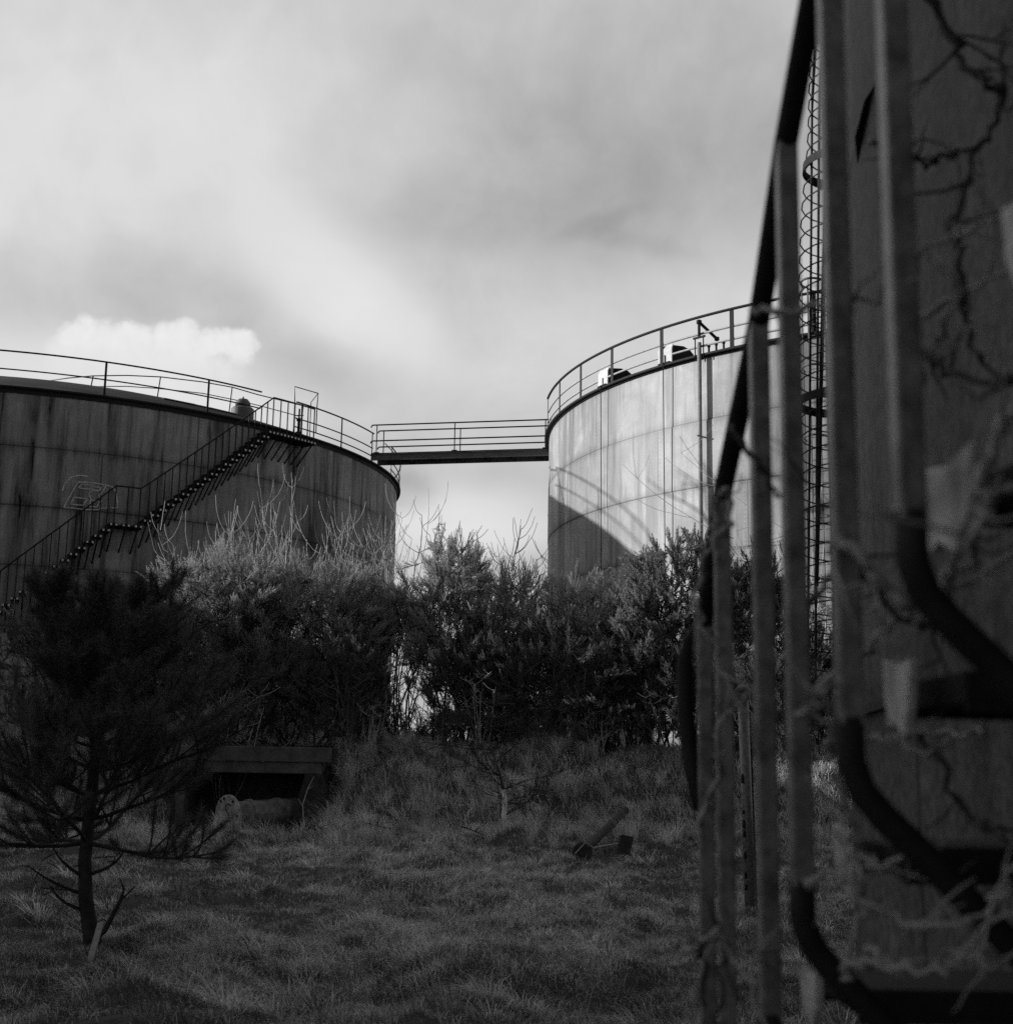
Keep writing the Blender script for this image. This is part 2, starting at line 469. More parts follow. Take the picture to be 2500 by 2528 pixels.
def make_ground():
    xs = np.concatenate([[-3000, -800, -250, -90], np.linspace(-50, -14, 40), np.linspace(-13.6, 13.6, 270), np.linspace(14, 60, 40), [100, 250, 800, 3000]])
    ys = np.concatenate([[-3000, -600, -150, -40, -12], np.linspace(-4, 7, 24), np.linspace(7.2, 37, 300), np.linspace(37.5, 80, 30), [100, 140, 250, 800, 3000]])
    X, Y = np.meshgrid(xs, ys); Z = G(X, Y)
    far = np.hypot(X, Y) > 82; Z[far] = 0
    V = np.stack([X, Y, Z], -1).reshape(-1, 3); nx, ny = len(xs), len(ys)
    idx = np.arange(nx * ny).reshape(ny, nx)
    a, b, c, d = idx[:-1, :-1].ravel(), idx[:-1, 1:].ravel(), idx[1:, 1:].ravel(), idx[1:, :-1].ravel()
    T = np.concatenate([np.stack([a, b, c], 1), np.stack([a, c, d], 1)])
    o = soup('ground', V, T, M['ground']); o.data.shade_smooth(); tag(o, 'rough grassy ground rising to an earth bank', 'ground', kind='structure')


make_ground()

# ------------------------------------------------------------------ tanks
H = 12.79
DOME_L = 2.85
LC, LR = Vector((-19.27, 54.81, 0)), 14.72
RC, RR = Vector((15.10, 45.74, 0)), 13.67
TC, TR = Vector((15.0, 2.26, 0)), 14.0


def on_ring(c, r, dx, dy):
    """first point of the cylinder round c seen through picture point dx, dy -> angle, z"""
    a, b = ray(dx, dy)
    qa = 1 + a * a; qb = -(a * c.x + c.y); qc = c.x ** 2 + c.y ** 2 - r * r
    Y = (-qb - math.sqrt(max(qb * qb - qa * qc, 0))) / qa
    return math.atan2(Y - c.y, a * Y - c.x), CAM_Z + b * Y


def ring_pt(c, r, ang, z): return Vector((c.x + r * math.cos(ang), c.y + r * math.sin(ang), z))


def S2D(x, y): return x / 1.30822, y / 1.30822


def make_tank(name, label, c, r, mat, dome=2.6, h=H, n=160, roofmat=None, girder=.17):
    t = thing(name, label, 'tank', c)
    me = bpy.data.meshes.new('shell'); vs, fs, uvs = [], [], []
    zs = []
    nc = 7
    for i in range(nc):                                          # each course laps the next: own rings, so the ledge stays crisp
        rr = r + (.014 if i % 2 else 0)
        zs += [(i * h / nc, rr), ((i + 1) * h / nc, rr)]
    for z, rr in zs:
        for k in range(n):
            a = 2 * math.pi * k / n; vs.append((c.x + rr * math.cos(a), c.y + rr * math.sin(a), z))
    rows = [(i, i + 1) for i in range(0, len(zs), 2)]
    nv = len(vs)
    for i in range(1, len(zs) - 1, 2): rows.append((len(vs) // n, len(vs) // n + 1)); vs += vs[i * n:(i + 2) * n]; zs += zs[i:i + 2]
    for a_, b_ in rows:
        for k in range(n):
            k2 = (k + 1) % n; fs.append((a_ * n + k, a_ * n + k2, b_ * n + k2, b_ * n + k))
    me.from_pydata(vs, [], fs); me.update()
    ul = me.uv_layers.new(name='UVMap'); da = np.zeros((len(me.loops), 2), np.float32)
    li = 0
    for a_, b_ in rows:
        for k in range(n):
            u0, u1 = r * 2 * math.pi * k / n, r * 2 * math.pi * (k + 1) / n
            da[li:li + 4] = ((u0, zs[a_][0]), (u1, zs[a_][0]), (u1, zs[b_][0]), (u0, zs[b_][0])); li += 4
    ul.data.foreach_set('uv', da.ravel()); me.materials.append(mat); me.shade_smooth()
    o = bpy.data.objects.new('shell', me); C.objects.link(o); attach(o, t)
    # domed roof: steepest at the eaves
    rho = (r * r + dome * dome) / (2 * dome)
    prof = []
    for q in np.linspace(1, 0, 14):
        rad = (r + .03) * q; prof.append((rad, h + .03 + math.sqrt(rho * rho - (r * q) ** 2) - (rho - dome)))
    mb = MB(); mb.lathe(prof, (c.x, c.y, 0), (0, 0, 1), 120); ro = mb.build('roof', roofmat or M['roof'], t, smooth=False)
    g = MB()                                                     # kerb angle round the top
    prof = [(r + .018, h - girder), (r + .05, h - girder), (r + .05, h - .03), (r + .16, h - .03), (r + .16, h + .025), (r + .018, h + .025)]
    nn = 180; b = 0
    for k in range(nn):
        a = 2 * math.pi * k / nn
        for rr, z in prof: g.v.append(ring_pt(c, rr, a, z))
    for k in range(nn):
        k2 = (k + 1) % nn
        for i in range(6):
            j = (i + 1) % 6; g.f.append((k * 6 + i, k2 * 6 + i, k2 * 6 + j, k * 6 + j))
    g.build('kerb_angle', M['iron'], t)
    return t


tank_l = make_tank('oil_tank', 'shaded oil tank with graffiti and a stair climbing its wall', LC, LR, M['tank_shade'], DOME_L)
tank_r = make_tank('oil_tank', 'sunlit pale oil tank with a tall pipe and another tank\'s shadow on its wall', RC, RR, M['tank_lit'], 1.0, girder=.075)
tank_t = make_tank('oil_tank', 'dark rusty oil tank rising close behind the bent grey stair bars', TC, TR, M['tank_rust'], 2.0, n=400)
# two unseen tanks added left of the picture to shade grass and stair
shade_tank_a = make_tank('oil_tank', 'unseen oil tank added nearest on the sunny side to shade the grass', Vector((-38.0, 10.0, 0)), 14.3, M['tank_shade'], 2.0)
shade_tank_b = make_tank('oil_tank', 'unseen oil tank added beyond the first to shade the grass and bank', Vector((-50.0, 36.5, 0)), 14.0, M['tank_shade'], 2.0)
for tk in (tank_l, tank_r, tank_t, shade_tank_a, shade_tank_b): tk['group'] = 'oil tanks of the depot'


def guard_rail(t, c, r, angs, rails, z0=H, arc=None, flat=.07, top=M['iron'], mid=M['rail_light'], rr=.028):
    """posts at the angles, rails at the heights along the arc"""
    a0, a1 = arc
    N = max(8, int(abs(a1 - a0) * r / .35)); line = [a0 + (a1 - a0) * i / N for i in range(N + 1)]
    gr = MB().tube([ring_pt(c, r, a, z0 + rails[0]) for a in line], rr, 7).build('guard_rail', top, t, smooth=True)
    for h_ in rails[1:]:
        MB().tube([ring_pt(c, r - .03, a, z0 + h_) for a in line], rr * .8, 6).build('middle_rail', mid, gr, smooth=True)
    for a in angs:
        p = ring_pt(c, r, a, z0); tan = Vector((-math.sin(a), math.cos(a), 0)); out = Vector((math.cos(a), math.sin(a), 0))
        mb = MB().bar(p - Vector((0, 0, .0)), p + Vector((0, 0, rails[0])), flat, .012, out).bar(p - tan * .1 + Vector((0, 0, .02)), p + tan * .1 + Vector((0, 0, .02)), .06, .03)
        mb.build('rail_post', top, gr)
    return gr


k5 = 500 / 1911
DEG = math.pi / 180
r_angs = [a * DEG for a in (-176.1, -167.2, -159.0, -150.9, -141.5, -131.3, -121.5, -111.7, -101.9)] + [(-92 + 9.8 * i) * DEG for i in range(27)]
guard_rail(tank_r, RC, RR + .12, [a for a in r_angs if a < 170 * DEG], (1.1, .62, .26), arc=(-176.5 * DEG, 168 * DEG), flat=.13, rr=.04)
guard_rail(tank_l, LC, LR + .12, [a * DEG for a in (-102.8, -89.7, -76.7, -63.6, -50.5)], (1.12, .55), arc=(-103 * DEG, -42.6 * DEG), mid=M['iron'])
guard_rail(tank_l, LC, LR + .12, [a * DEG for a in (-35.4, -26.7, -17.5)], (1.12, .55, .24), arc=(-36.5 * DEG, -17 * DEG), mid=M['iron'])
guard_rail(tank_l, LC, LR + .12, [a * DEG for a in range(-8, 200, 13)], (1.12, .55, .24), arc=(-8 * DEG, 202 * DEG), mid=M['iron'])


# ------------------------------------------------------------------ things on the left tank
def dome_z(c, r, dome, x, y):
    rho = (r * r + dome * dome) / (2 * dome); q = math.hypot(x - c.x, y - c.y)
    return H + math.sqrt(max(rho * rho - q * q, 0)) - (rho - dome)


def on_plane(dx, dy, z):
    a, b = ray(dx, dy); Y = (z - CAM_Z) / b; return Vector((a * Y, Y, z))


Cz = lambda x, y: S2D(x * k5, 840 + y * k5)
Dz = lambda x, y: S2D(500 + x * k5, 940 + y * k5)
Ez = lambda x, y: S2D(x * k5, 1140 + y * k5)
Az = lambda x, y: S2D(1340 + x * k5, 780 + y * k5)

rr = thing('roof_railing', 'thin leaning handrail round the middle of the shaded tank\'s domed roof', 'railing', (-12.6, 52, 14.6))
top = [on_plane(*p, 15.74) for p in (Cz(440, 385), Cz(640, 356), Cz(880, 335), Cz(1200, 331), Cz(1515, 345), Cz(1911, 392), Dz(280, 60), Dz(520, 130), Dz(950, 235))]
MB().tube(top, .022, 6).build('top_rail', M['iron_mid'], rr, smooth=True)
low = [on_plane(*p, 15.25) for p in (Cz(820, 436), Cz(1200, 434), Cz(1500, 455), Cz(1911, 500), Dz(330, 185), Dz(560, 240), Dz(900, 332))]
MB().tube(low, .018, 6).build('middle_rail', M['iron_mid'], rr, smooth=True)
for p in (Cz(880, 335), Cz(1515, 345), Dz(280, 60), Dz(950, 235)):
    q = on_plane(*p, 15.74); z0 = dome_z(LC, LR, DOME_L, q.x, q.y)
    MB().bar(Vector((q.x - .09, q.y, z0 - .05)), q, .05, .03).build('rail_post', M['iron'], rr)

bd = thing('roof_planks', 'loose weathered planks lying across the shaded tank\'s roof', 'planks', on_plane(*Cz(1700, 560), 14.0))
for i, (a, b) in enumerate(((Cz(1540, 545), Cz(1660, 560)), (Cz(1600, 550), Cz(1830, 590)), (Cz(1750, 570), Dz(110, 240)), (Dz(60, 235), Dz(300, 285)))):
    p, q = on_plane(*a, 13.62), on_plane(*b, 13.62)
    p.z = dome_z(LC, LR, DOME_L, p.x, p.y) + .05; q.z = dome_z(LC, LR, DOME_L, q.x, q.y) + .05
    MB().bar(p, q, .2, .03).build('plank', M['iron_mid'], bd)

v0 = P(*Dz(372, 380), 46.6); vb = Vector((v0.x, v0.y, dome_z(LC, LR, DOME_L, v0.x, v0.y) - .15))
vt = P(*Dz(372, 255), 46.6).z
vn = thing('roof_vent', 'round mushroom vent with a domed cap on the shaded tank\'s roof edge', 'vent', vb)
h_ = vt - vb.z
MB().lathe([(.40, 0), (.40, h_ - .06), (.34, h_), (.15, h_ + .01), (.14, h_ + .1)], vb, n=28).build('drum', M['iron_mid'], vn, smooth=False)
MB().lathe([(.26, h_ + .08), (.27, h_ + .12), (.25, h_ + .2), (.17, h_ + .3), (.06, h_ + .33), (.03, h_ + .34), (.03, h_ + .4)], vb, n=28).build('cap', M['iron_mid'], vn)

gp = [P(*Dz(x, y), 45.9) for x, y in ((870, 190), (870, 54), (1090, 118), (1080, 245), (990, 138), (986, 270))]
gf = thing('gate_frame', 'thin open rod frame standing above the stair head of the shaded tank', 'frame', (gp[0].x, gp[0].y, H))
MB().tube([Vector((gp[0].x, gp[0].y, H + .02)), gp[0], gp[1], gp[2], gp[3], Vector((gp[3].x, gp[3].y, H + .02))], .02, 6).build('rod_frame', M['iron'], gf)
g2 = gp[4] + Vector((-.0, .9, .0)); MB().tube([gp[2], g2, Vector((g2.x, g2.y, H + .05))], .015, 6).build('side_rod', M['iron'], gf)
vp = P(*Dz(905, 480), 46.2); vp.z = dome_z(LC, LR, DOME_L, vp.x, vp.y)
vv = thing('valve', 'small upright valve with a handle behind the stair head', 'valve', vp)
MB().lathe([(.1, 0), (.1, .12), (.05, .14), (.05, .5), (.09, .52), (.09, .6), (.03, .62), (.03, .95)], vp, n=14).build('valve_body', M['iron'], vv)
MB().tube([vp + Vector((-.15, 0, .7)), vp + Vector((.15, 0, .72))], .02, 6).build('handle', M['iron'], vv)

# graffiti: outlined letter shapes chalked on the plates
def graf(lines):
    mb = MB()
    for l in lines:
        pts = []
        for (x0, y0), (x1, y1) in zip(l[:-1], l[1:]):
            for q in np.linspace(0, 1, 6)[:-1]:
                pts.append((x0 + (x1 - x0) * q, y0 + (y1 - y0) * q))
        pts.append(l[-1]); w3 = []
        for x, y in pts:
            a, z = on_ring(LC, LR + .022, *Ez(x, y)); w3.append(ring_pt(LC, LR + .022, a, z))
        mb.tube(w3, .022, 5)
    o = mb.build('graffiti', M['graffiti'], tank_l); o['label'] = 'faint chalk outline of block letters'
graf([[(600, 432), (700, 250), (740, 190), (880, 200), (1000, 222), (1065, 240), (1100, 300), (1108, 438)],
      [(600, 432), (720, 442), (830, 455), (935, 452), (955, 362)],
      [(740, 248), (770, 210), (865, 222), (850, 262), (740, 248)], [(880, 205), (868, 275), (832, 302), (858, 345), (840, 425)],
      [(885, 236), (950, 244), (938, 275), (880, 268)], [(1000, 225), (960, 295), (930, 320), (945, 350)],
      [(695, 335), (825, 352), (785, 412), (665, 403), (695, 335)], [(860, 362), (915, 372)], [(845, 422), (915, 428), (938, 372)],
      [(1020, 370), (1005, 440), (950, 440)], [(1045, 432), (1105, 440)], [(585, 275), (610, 205), (665, 150), (745, 128), (830, 140)]])


# ------------------------------------------------------------------ stairs that climb the tank walls
def staircase(name, label, c, r, w, steps, rail_h=1.12, near=False, tread_d=.24, rail_pts=None):
    """steps: (angle, z of tread). Tread, baluster and bracket for each"""
    st = thing(name, label, 'staircase', ring_pt(c, r + w * .5, steps[0][0], max(steps[0][1] - 1, 0)))
    rng = random.Random(3)
    for i, (a, z) in enumerate(steps):
        out = Vector((math.cos(a), math.sin(a), 0)); tan = Vector((-out.y, out.x, 0)); p = ring_pt(c, r, a, z)
        up = Vector((0, 0, 1))
        if not near:
            mb = MB().bar(p + out * .05 - up * .02, p + out * w - up * .02, tread_d, .035)
            mb.bar(p + out * .05 + tan * (tread_d / 2 - .015) - up * .06, p + out * w + tan * (tread_d / 2 - .015) - up * .07, .014, .11)
            mb.bar(p + out * .05 - tan * (tread_d / 2 - .015) - up * .06, p + out * w - tan * (tread_d / 2 - .015) - up * .07, .014, .11)
            t = mb.build('tread', M['iron'], st)
            for sgn in (-1, 1):
                e = MB()
                q = p + out * (w + .002) + tan * (sgn * tread_d * .33) - up * .05
                e.bar(q, q + out * .03, .055, .06)
                e.build('tread_tip', M['cap_white'], t)
            b0 = p + out * (w + .02)
            MB().bar(b0 - up * .1, b0 + up * rail_h, .03, .03, out).build('baluster', M['iron'], st)
            MB().tube([p + out * (w - .02) - up * .1, p + out * .0 - up * (w + .08)], .026, 6).build('bracket', M['iron'], st)
        else:
            mb = MB().bar(p + out * .01 - up * .018, p + out * (w - .1) - up * .018, tread_d, .036)
            mb.bar(p + out * .01 + tan * (tread_d / 2 - .004) - up * .041, p + out * (w - .1) + tan * (tread_d / 2 - .004) - up * .041, .008, .012)
            mb.bar(p + out * .01 - tan * (tread_d / 2 - .004) - up * .041, p + out * (w - .1) - tan * (tread_d / 2 - .004) - up * .041, .008, .012)
            t = mb.build('tread', M['iron'], st, bevel=.003)
            # flaking white end plate on the outer end of the tread, tapered downwards
            q = p + out * (w - .055) + tan * (.15 if i == 1 else .05 if i == 2 else 0) * (1 if tan.y > 0 else -1); sk = rng.uniform(-.012, .012)
            f = 1 if i < 3 else .62; g = 1 if i < 3 else .8
            poly = [q + (tan * x_ * f + up * z_ * g) for x_, z_ in ((.085 + sk, .02), (.01, .012 + sk), (-.075, .024 + sk), (-.072 + sk, -.03), (-.045, -.078), (-.02, -.07), (.03 + sk, -.088), (.06, -.05), (.07, -.02))]
            e = MB().prism(poly, -out * .012)
            e.build('end_plate', M['white'], t, bevel=.002)
            b0 = p + out * w
            MB().bar(b0 - up * .06, b0 + up * rail_h, .029, .029, out).build('baluster', M['bar'], st, bevel=.003)
            line = [b0 - up * .05, b0 - up * .10, b0 - up * .135 - out * .012, b0 - up * .165 - out * .038, b0 - up * .2 - out * .075]
            dd = (w - .09); line += [b0 - up * (.2 + dd * .5) - out * (.075 + dd * .5), b0 - up * (.2 + dd) - out * (w - .005)]
            MB().tube(line, .0175, 12).build('bracket', M['iron'], st, smooth=True)
    rp = rail_pts or [ring_pt(c, r + w + (0 if near else .02), a, z + rail_h) for a, z in steps]
    return st, rp


w_l = .72
stp = []
def seg(a0, z0, a1, z1, n, first=True):
    for i in range(n):
        q = i / (n - 1); stp.append(((a0 + (a1 - a0) * q) * DEG, z0 + (z1 - z0) * q))
seg(-76.0, 5.25, -62.7, 8.52, 17)
seg(-61.9, 8.72, -59.1, 8.72, 3)
seg(-58.1, 8.93, -43.3, 12.27, 18)
seg(-42.4, 12.47, -35.5, 12.47, 7)
st_l, rp = staircase('staircase', 'long curved steel stair with a small landing climbing the shaded graffiti tank', LC, LR, w_l, stp, 1.15)
MB().tube(rp, .026, 6).build('handrail', M['iron'], st_l, smooth=True)
mbp = MB()
for a0, a1, z in ((-62.2, -58.8, 8.72), (-42.8, -35.2, 12.47)):      # landing plates
    for i in range(8):
        a = (a0 + (a1 - a0) * i / 8) * DEG; b = (a0 + (a1 - a0) * (i + 1) / 8) * DEG
        mbp.prism([ring_pt(LC, LR + .04, a, z - .045), ring_pt(LC, LR + w_l - .01, a, z - .045), ring_pt(LC, LR + w_l - .01, b, z - .045), ring_pt(LC, LR + .04, b, z - .045)], (0, 0, -.03))
mbp.build('landing_plate', M['iron'], st_l)

# the near stair on the dark tank: it climbs towards the camera
w_t = .61
near_steps = []
for k, y in zip(range(-1, 7), (.72, 1.03, 1.385, 1.61, 1.85, 2.06, 2.44, 2.71)):
    z = 1.558 + .203 * (3 - k)
    near_steps.append((math.pi - math.asin((y - TC.y) / (TR + w_t)), z))
st_t, rp = staircase('staircase', 'close blurred stair of grey bars and dark treads on the rusty tank', TC, TR, w_t, near_steps, .985, near=True, tread_d=.2)
ext = rp[0] + (rp[0] - rp[1]) * 2
endp = rp[-1]
tail = [endp + Vector((-.018, .05, -.03)), endp + Vector((-.03, .07, -.08)), endp + Vector((-.03, .07, -.16)), endp + Vector((-.024, .05, -.26)), endp + Vector((-.008, .015, -.36))]
MB().tube([ext] + rp + tail, .0175, 14).build('handrail', M['iron'], st_t, smooth=True)
for o in st_l, st_t: o['group'] = 'stairs curving up the tank walls'

# a dark tapered sliver set on the rusty wall
a1, z1 = on_ring(TC, TR + .02, 1646, 160); a2, z2 = on_ring(TC, TR + .02, 1612, 318)
p1, p2 = ring_pt(TC, TR + .01, a1, z1), ring_pt(TC, TR + .01, a2, z2)
o1 = Vector((math.cos(a1), math.sin(a1), 0)) * .05; t1 = Vector((-math.sin(a1), math.cos(a1), 0))
MB().prism([p1, p1.lerp(p2, .2) + o1 * .5, p1.lerp(p2, .6) + o1 * .6, p2, p1.lerp(p2, .5) + o1 * .02], t1 * .02).build('wall_sliver', M['iron'], tank_t)

# ------------------------------------------------------------------ footbridge between the tanks
pl, pr = Vector((-5.02, 49.06, H + .0)), Vector((1.55, 47.75, H + .0))
br = thing('footbridge', 'narrow steel footbridge spanning the gap between the two tank rims', 'footbridge', (pl + pr) / 2)
dv = (pr - pl).normalized(); nv = Vector((-dv.y, dv.x, 0)); wd = .9; Zv = Vector((0, 0, 1))
MB().bar(pl + nv * wd / 2 + Zv * .02, pr + nv * wd / 2 + Zv * .02, wd, .05).build('deck', M['iron'], br)
for s in (0, 1):
    o = nv * (wd * s + (.03 if s == 0 else -.03))
    MB().bar(pl + o - Zv * .12, pr + o - Zv * .12, .06, .22).bar(pl + o - Zv * .02 - nv * (.05 if s == 0 else -.05), pr + o - Zv * .02 - nv * (.05 if s == 0 else -.05), .08, .015).build('girder', M['iron_mid'], br)
for i in range(7):
    q = pl + (pr - pl) * (i + .5) / 7 - Zv * .16; MB().bar(q + nv * .065, q + nv * (wd - .065), .06, .1).build('cross_beam', M['iron'], br)
for s in (0, 1):
    o = nv * (wd * s)
    for hh in (1.1, .5 if s == 0 else .48):
        e0 = pl + o + Zv * hh
        MB().tube([e0 - dv * .02 - Zv * .09, e0 - dv * .015 - Zv * .04, e0 + dv * .03, e0 + dv * .1, pr + o + Zv * hh], .026, 8).build('handrail', M['iron'], br, smooth=True)
    for q in (.03, .47, .97):
        b = pl + (pr - pl) * q + o
        MB().tube([b, b + Zv * 1.1], .022, 6).bar(b - dv * .1 + Zv * .06, b + dv * .1 + Zv * .06, .08, .02).build('rail_post', M['iron'], br)
b = pl + nv * wd + dv * .25; MB().tube([b + Zv * .62, b + dv * .55 + Zv * .05], .02, 6).build('brace', M['iron'], br)

# ------------------------------------------------------------------ things on the right tank
pa = -135.6 * DEG
pp = thing('drain_pipe', 'tall pale pipe running down the sunlit tank wall from its rim', 'pipe', ring_pt(RC, RR + .16, pa, 0))
MB().tube([ring_pt(RC, RR + .17, pa, 0), ring_pt(RC, RR + .17, pa, H + .35)], .058, 14).build('pipe', M['pipe_pale'], pp, smooth=True)
for z in (1.5, 4.5, 7.5, 10.5):
    MB().bar(ring_pt(RC, RR - .0, pa, z), ring_pt(RC, RR + .27, pa, z), .05, .03).build('clamp', M['rust'], pp)
out = Vector((math.cos(pa), math.sin(pa), 0)); tn = Vector((-out.y, out.x, 0))
mb = MB(); q0 = ring_pt(RC, RR + .17, pa, H)
for s in (-1, 1): mb.bar(q0 + tn * .14 * s - Zv * .1, q0 + tn * .14 * s + Zv * .5, .03, .03)
mb.bar(q0 - tn * .2 + Zv * .5, q0 + tn * .2 + Zv * .5, .05, .05); mb.build('top_frame', M['iron'], pp)
dp = q0 + Zv * .52
dav = thing('davit', 'small dark lifting arm on top of the pale pipe', 'lifting arm', dp)
MB().tube([dp, dp + Zv * .42], .04, 8).lathe([(.05, 0), (.075, .02), (.075, .1), (.04, .12)], dp + Zv * .36, n=12).build('mast', M['iron'], dav)
e2 = P(*Az(1640, 215), dp.y + .15)
MB().tube([dp + Zv * .42, e2], .045, 8).lathe([(.03, -.06), (.07, -.04), (.07, .04), (.03, .06)], e2, n=12).build('arm', M['iron'], dav)
for x, y0, y1 in ((1565, 320, 275), (1635, 310, 250), (1705, 290, 240)):
    a, z = on_ring(RC, RR + .05, *Az(x, y0)); q = ring_pt(RC, RR + .05, a, H)
    MB().tube([q, q + Zv * .24], .03, 8).lathe([(.045, 0), (.045, .04)], q + Zv * .2, n=10).build('vent_stub', M['iron'], tank_r)

for a, lab in ((-153.0, 'hooded vent with a white front, nearest the footbridge on the sunlit tank\'s rim'), (-141.0, 'hooded vent with a white front, beside the pipe on the sunlit tank\'s rim')):
    a *= DEG; out = Vector((math.cos(a), math.sin(a), 0)); tn = Vector((-out.y, out.x, 0)); b = ring_pt(RC, RR + .1, a, H + .04)
    hv = thing('hooded_vent', lab, 'vent', b, 'hooded vents on the tank rim')
    prof = [(0, 0), (0, .40), (.05, .50), (.45, .55), (.68, .51), (.86, .39), (.95, .2), (.95, 0)]
    MB().prism([b - out * (d + .02) - tn * .24 + Zv * h_ for d, h_ in prof], tn * .5).build('hood', M['iron'], hv)
    MB().prism([b - out * d - tn * .27 + Zv * h_ for d, h_ in ((-.02, .0), (-.02, .42), (.04, .53), (.06, .53), (.018, .39), (.018, 0))], tn * .54).build('front_plate', M['cap_white'], hv)
    MB().bar(b + out * .03 + Zv * .02, b + out * .03 + Zv * .24, .05, .02).build('handle', M['iron'], hv)
    MB().bar(b + out * .05 + tn * .22 + Zv * .0, b + out * .05 - tn * .22, .05, .04).build('foot', M['iron'], hv)
    cb = MB().tube([ring_pt(RC, RR + .19, a, H + .05), ring_pt(RC, RR + .15, a, 8), ring_pt(RC, RR + .15, a, .1)], .014, 6).build('cable', M['iron'], hv)

# ladder with hoops on the right tank
la, _ = on_ring(RC, RR, *S2D(2024, 900))
lt = thing('hooped_ladder', 'far ladder with half hoops fixed to the sunlit tank behind the stair bars', 'ladder', ring_pt(RC, RR + .3, la, 0))
out = Vector((math.cos(la), math.sin(la), 0)); tn = Vector((-out.y, out.x, 0))
for s in (-1, 1):
    MB().tube([ring_pt(RC, RR + .2, la, .2) + tn * .22 * s, ring_pt(RC, RR + .2, la, H + 1.3) + tn * .22 * s], .022, 6).build('rail', M['iron_mid'], lt)
for i in range(46):
    z = .4 + .3 * i; q = ring_pt(RC, RR + .2, la, z)
    MB().tube([q - tn * .22, q + tn * .22], .012, 5).build('rung', M['iron_mid'], lt)
for i in range(7):
    z = 2.6 + 1.83 * i if i < 6 else H + 1.25; q = ring_pt(RC, RR + .2, la, z)
    MB().tube([q + tn * (.34 * math.cos(t)) + out * (.62 * math.sin(t)) for t in np.linspace(0, math.pi, 15)], .03, 6).build('hoop', M['iron_mid'], lt, smooth=True)
mb = MB()
for t in np.linspace(0.25, math.pi - .25, 5):
    q = tn * (.34 * math.cos(t)) + out * (.62 * math.sin(t)); mb.tube([ring_pt(RC, RR + .2, la, 2.6) + q, ring_pt(RC, RR + .2, la, H + 1.25) + q], .012, 5)
mb.build('cage_strap', M['iron_mid'], lt)

# ------------------------------------------------------------------ tall caged ladder on the rusty tank
cy = 10.3
c0 = P(1619, 1443, cy); c0.z = 0
tilt = math.tan(4.4 * DEG); rdir = Vector((.97, -.25, 0))
def cag(z): return c0 + rdir * (max(z - 5.5, 0) * tilt + min(z - 5.5, 0) * .006) + Vector((0, 0, z))
cl = thing('caged_ladder', 'tall ladder inside a spiral wire cage leaning against the rusty tank', 'ladder', cag(.1))
ra = .355
ztop = 12.4
pts = []
turns = (ztop - 2.35) / .147
for i in range(int(turns * 20)):
    q = i / 20 * 2 * math.pi; z = 2.35 + .147 * i / 20
    rw = ra * (1 + .02 * math.sin(z * 5 + q)); pts.append(cag(z + .008 * math.sin(3.3 * z)) + Vector((math.cos(q) * rw, math.sin(q) * rw, 0)))
MB().tube(pts, .006, 5).build('spiral_wire', M['iron'], cl, smooth=True)
for z in (4.47, 6.42, 8.37, 10.32, 12.27):
    mb = MB(); n = 40; b = 0
    for k in range(n):
        q = 2 * math.pi * k / n; d = Vector((math.cos(q), math.sin(q), 0))
        for rr_, hh in ((ra + .008, -.035), (ra + .008, .035), (ra + .016, .035), (ra + .016, -.035)): mb.v.append(cag(z + hh) + d * rr_)
    for k in range(n):
        k2 = (k + 1) % n
        for i in range(4): mb.f.append((k * 4 + i, k2 * 4 + i, k2 * 4 + (i + 1) % 4, k * 4 + (i + 1) % 4))
    mb.build('hoop', M['iron'], cl)
for q in np.radians([185, 205, 232, 238, 262, 268, 300, 340, 130, 150]):
    d = Vector((math.cos(q), math.sin(q), 0)) * (ra - .008)
    MB().tube([cag(2.3) + d, cag(7) + d + Vector((.006, 0, 0)), cag(ztop) + d], .010, 5).build('cage_strap', M['iron'], cl)
d = Vector((-.30, -.17, 0)); MB().tube([cag(3.0) + d, cag(8.6) + d], .016, 8).build('pole', M['iron'], cl)
d = Vector((-.09, -.33, 0)); MB().tube([cag(.0) + d, cag(3.9) + d], .016, 8).build('pole', M['iron'], cl)
wl = Vector((.85, -.52, 0)).normalized(); wt = Vector((-wl.y, wl.x, 0))
for s in (-1, 1): MB().bar(cag(.1) + wl * .3 + wt * .2 * s, cag(ztop) + wl * .3 + wt * .2 * s, .05, .012, wl).build('rail', M['iron'], cl)
for i in range(40):
    z = .4 + .3 * i; MB().tube([cag(z) + wl * .3 - wt * .2, cag(z) + wl * .3 + wt * .2], .011, 6).build('rung', M['iron'], cl)
for z in (2.6, 5.5, 8.4, 11.3):
    MB().bar(cag(z) + wl * .3, cag(z) + wl * .62, .05, .05).build('stand_off', M['iron'], cl)

# ------------------------------------------------------------------ plants
def rot_to(D, roll):
    """N rotation matrices taking +z to the unit vectors D, with a roll"""
    D = D / np.linalg.norm(D, axis=1, keepdims=True)
    ref = np.where(np.abs(D[:, 2:3]) < .95, np.array([[0, 0, 1.]]), np.array([[1., 0, 0]]))
    X = np.cross(ref, D); X /= np.linalg.norm(X, axis=1, keepdims=True); Y = np.cross(D, X)
    c, s = np.cos(roll)[:, None], np.sin(roll)[:, None]
    return np.stack([X * c + Y * s, Y * c - X * s, D], 2)


def scatter(proto, tones, pos, D, scale, rng, tone0):
    """proto: (K,3) triangle soup along +z, copied to every pos"""
    Rm = rot_to(D, rng.uniform(0, 2 * np.pi, len(pos)))
    V = np.einsum('nij,kj->nki', Rm, proto) * scale[:, None, None] + pos[:, None, :]
    t = np.clip(tone0[:, None] * .6 + tones[None, :] * .4, 0, 1)
    return V.reshape(-1, 3), t.reshape(-1)


